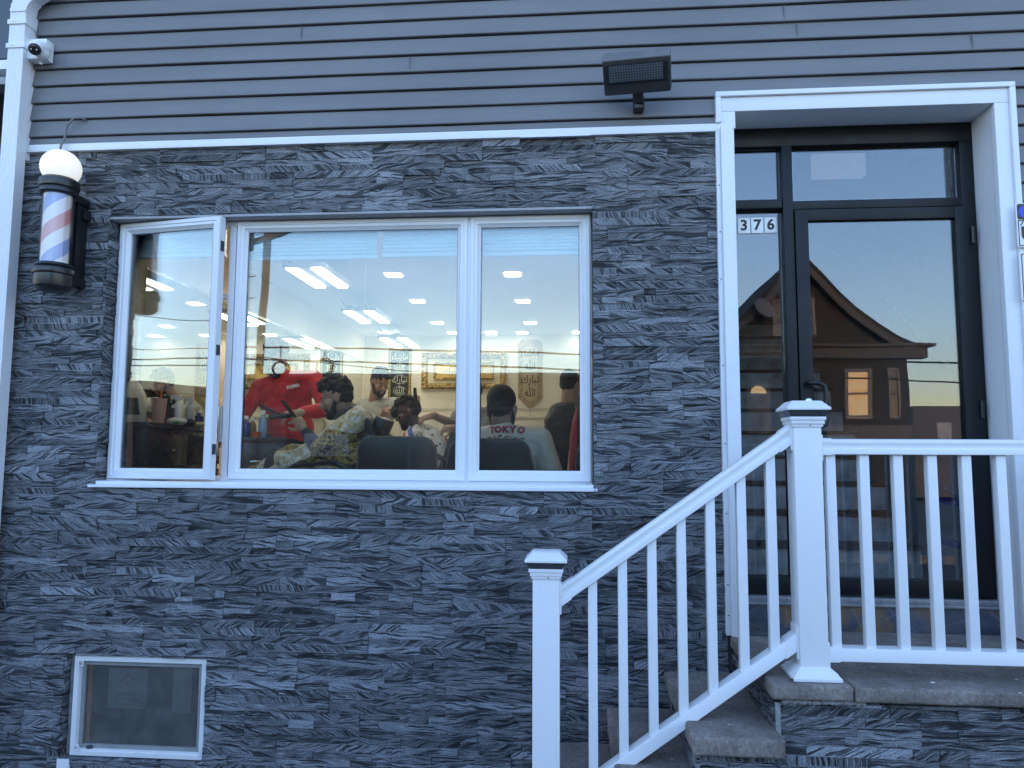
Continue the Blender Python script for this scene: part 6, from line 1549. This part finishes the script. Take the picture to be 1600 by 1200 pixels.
# --- the man in the TOKYO shirt, seated with his back to the window
pr = thing('person', 'man with short black hair seated back to the window in a grey TOKYO shirt', 'person', (-.42,.55,FL))
TY = .62
hc = A(784,640,.60); f = V((.12,.93,-.30)); ch = V((A(792,705,.66).x,.60,A(792,708,.6).z)); hp = V((-.43,.63,FL+.55))
sl, sr = V((-.60,.60,A(740,705,.6).z)), V((-.225,.60,A(840,703,.6).z))
sl, sr = V((-.635,.62,1.725)), V((-.20,.62,1.725))
mb = MB(); W_, ax_ = head_prims(mb, hc, f, (0,.1,1), 1.09, V((hc.x+.005,.575,1.80)))
torso(mb, hp, V((-.415,.61,1.62)), sl, sr, 1.02)
er, hr = V((-.11,.66,1.42)), V((-.2,.92,1.40)); el1, hl = V((-.73,.66,1.42)), V((-.62,.92,1.40))
limb(mb, [sr,er,hr], [.06,.047,.03]); limb(mb, [sl,el1,hl], [.06,.047,.03]); hand_prims(mb, hr, (-.5,.8,-.1), (0,.2,1), .4); hand_prims(mb, hl, (.5,.8,-.1), (0,.2,1), .4)
legs_seated(mb, hp, (-1,0,0), (0,1,0), FL)
body = blob('body', mb, SK2, pr, .0062, 3)
eyes(W_, ax_, body, 1.09)
mb = MB(); hair_cap(mb, W_, ax_, 1.09, 1.045, -.004); mb.ell(W_(-.07,-.02,0), (.048,.058,.055), ax_); brows(mb, W_, 1.09); blob('hair', mb, HAIRK, pr, .006, 2, .0015, .006)
mb = MB(); beard_prims(mb, W_, ax_, 1.09, 1.0); blob('beard', mb, HAIRK, pr, .006, 2)
GT = cloth('light_grey_cotton', (.72,.66,.57))
mb = MB(); torso(mb, hp, V((-.415,.61,1.62)), sl, sr, 1.12); limb(mb, [sr,sr.lerp(er,.68)], [.080,.082]); limb(mb, [sl,sl.lerp(el1,.68)], [.080,.082]); mb.cap(V((-.42,.57,1.782)), V((-.415,.60,1.69)), .072, .13)
ts = blob('t_shirt', mb, GT, pr, .0075, 4, .005, .08)
REDI = mat('red_print', (.42,.03,.04), .7, var=.1)
# lettering laid on the cloth by shrinking it onto the shirt
def on_cloth(o, target, off=.004):
    s_ = o.modifiers.new('w','SHRINKWRAP'); s_.target = target; s_.wrap_method = 'PROJECT'; s_.use_project_y = True; s_.use_positive_direction = True; s_.use_negative_direction = False; s_.offset = off; s_.project_limit = .4
    bm = bmesh.new(); bm.from_mesh(o.data); bmesh.ops.triangulate(bm, faces=bm.faces[:])
    for _ in range(3): bmesh.ops.subdivide_edges(bm, edges=[e for e in bm.edges if e.calc_length() > .006], cuts=1); bmesh.ops.triangulate(bm, faces=bm.faces[:])
    bm.to_mesh(o.data); bm.free()
    me = evalmesh(o, o.name); o.modifiers.clear(); o.data = me
tq = A(786,677,.40)
def flat_text(body_, size, c, m, parent, sx=1, rot=0, bold=.001):
    o = text('back_print', body_, size, m, c, xdir=(1,0,math.tan(rot)), depth=0, sx=sx, bold=bold)
    return o
xs_ = [762.5, 771.5, 783.5, 793, 808]
for ch_, px, py, rt_ in zip('TOKYO', (765,775.5,787,798,811.5), (671.2,670.6,670.4,670.2,671.2), (.06,.02,0,-.02,-.06)):
    o = flat_text(ch_, .052, A(px,py,.40), REDI, ts, 1.02, -rt_, .0035); on_cloth(o, ts); par(o, ts)
rd = random.Random(4)
mb = MB()
c_ = A(786,683,.40)
pp = []
for i in range(46):
    a = rd.uniform(0,6.28); r_ = rd.random()**.5; x = c_.x+.115*r_*math.cos(a); z = c_.z+.022*r_*math.sin(a)-.012; w_ = rd.uniform(.006,.014)
    n = 6; mb.add([(x+w_*math.cos(6.28*k_/n)*1.3, .40, z+w_*.6*math.sin(6.28*k_/n)) for k_ in range(n)], [tuple(range(n))])
pm = NT('tiger_print'); pm.l(pm.ramp(pm.noise(pm.obj(), 90, 2), [(.38,(.02,.02,.02)),(.45,(.36,.10,.06)),(.56,(.40,.17,.11)),(.62,(.55,.5,.44))], 'CONSTANT'), pm.b.inputs['Base Color'])
o = mb.build('back_print', pm.m); on_cloth(o, ts, .0035); par(o, ts)
mb = MB(); legs_seated(mb, hp, (-1,0,0), (0,1,0), FL, 1.18); mb.ell(hp-V((0,0,.01)), (.18,.16,.10)); blob('trousers', mb, JEANS, pr, .012, 3)

# --- standing man in the black jacket at the right
pr = thing('person', 'man in a black jacket seen from behind near the dark doorway', 'person', (-.1,2.6,FL))
hc = A(891,602,2.6); f = V((.5,.8,-.2)); ch = A(886,658,2.6); hp = V((ch.x+.02,2.6,FL+.92))
sl, sr = A(867,655,2.6), A(908,655,2.65)
mb = MB(); W_, ax_ = head_prims(mb, hc, f, (0,0,1), 1.0, ch+V((0,0,.12))); torso(mb, hp, ch, sl, sr, .95)
e1, h1 = A(862,700,2.6), A(866,735,2.5); e2, h2 = A(915,700,2.6), A(918,735,2.5); limb(mb, [sl,e1,h1], [.05,.042,.03]); limb(mb, [sr,e2,h2], [.05,.042,.03]); hand_prims(mb, h1, (0,-.1,-1), (-1,0,0), .4); hand_prims(mb, h2, (0,-.1,-1), (1,0,0), .4, 1, -1)
legs_standing(mb, hp, (1,-.5,0), (.5,.8,0)); body = blob('body', mb, SK2, pr, .0065, 3); eyes(W_, ax_, body)
mb = MB(); hair_cap(mb, W_, ax_, 1.0, 1.05); brows(mb, W_); blob('hair', mb, HAIRK, pr, .006, 1, .004, .02)
JK = cloth('black_nylon_jacket', (.02,.02,.023), .5)
mb = MB(); torso(mb, hp, ch, sl, sr, 1.2); limb(mb, [sl,e1,h1.lerp(e1,.1)], [.082,.068,.05]); limb(mb, [sr,e2,h2.lerp(e2,.1)], [.082,.068,.05]); mb.ell(ch+V((0,.02,.11)), (.10,.10,.045)); blob('jacket', mb, JK, pr, .0085, 4, .012, .09)
mb = MB(); legs_standing(mb, hp-V((0,0,.04)), (1,-.5,0), (.5,.8,0), 1.18); blob('trousers', mb, JEANS, pr, .012, 3)
# --- the person at the extreme right edge, dark coat with a red panel
pr = thing('person', 'person in a dark coat with a red panel cut off by the right window frame', 'person', (.06,1.4,FL))
hc = A(940,543,1.4); f = V((-.2,.95,-.1)); ch = A(942,622,1.4); hp = V((ch.x,1.4,FL+.86)); sl, sr = A(919,618,1.4), A(968,618,1.4)
mb = MB(); W_, ax_ = head_prims(mb, hc, f, (0,0,1), 1.02, ch+V((0,0,.13))); torso(mb, hp, ch, sl, sr, .9)
e1, h1 = A(904,680,1.36), A(898,738,1.40); e2, h2 = A(985,680,1.42), A(980,738,1.45); limb(mb, [sl,e1,h1], [.05,.042,.03]); limb(mb, [sr,e2,h2], [.05,.042,.03]); hand_prims(mb, h1, (0,.3,-1), (-1,0,0), .4); hand_prims(mb, h2, (0,.3,-1), (1,0,0), .4, 1, -1)
legs_standing(mb, hp, (-1,0,0), (0,1,0)); body = blob('body', mb, SK4, pr, .0065, 3); eyes(W_, ax_, body)
mb = MB(); hair_cap(mb, W_, ax_, 1.02, 1.08); mb.ell(W_(-.07,-.06,0), (.055,.08,.13), ax_); brows(mb, W_); blob('hair', mb, HAIRD, pr, .006, 1, .008, .02)
mb = MB(); torso(mb, hp, ch, sl, sr, 1.12); limb(mb, [sl,e1,h1.lerp(e1,.1)], [.07,.06,.05]); limb(mb, [sr,e2,h2.lerp(e2,.1)], [.08,.066,.05]); mb.ell(ch+V((0,.0,.12)), (.10,.10,.05)); mb.cap(hp+V((0,0,-.12)), hp+V((0,0,.1)), .19, .17); 
def redpanel(k, o, col):
    s_ = k.n('ShaderNodeSeparateXYZ'); k.l(o, s_.inputs[0]); t = k.math('ADD', s_.outputs[0], k.math('MULTIPLY', s_.outputs[2], .22))
    m_ = k.math('MULTIPLY', k.math('LESS_THAN', s_.outputs[0], .030), k.math('LESS_THAN', s_.outputs[2], 1.97))
    return k.mix(m_, (.03,.027,.025), (.38,.03,.05))
blob('coat', mb, cloth('dark_coat_red_panel', (.03,.027,.025), .8, redpanel), pr, .0085, 4, .008, .09)
mb = MB(); legs_standing(mb, hp-V((0,0,.04)), (-1,0,0), (0,1,0), 1.18); blob('trousers', mb, JEANS, pr, .012, 3)
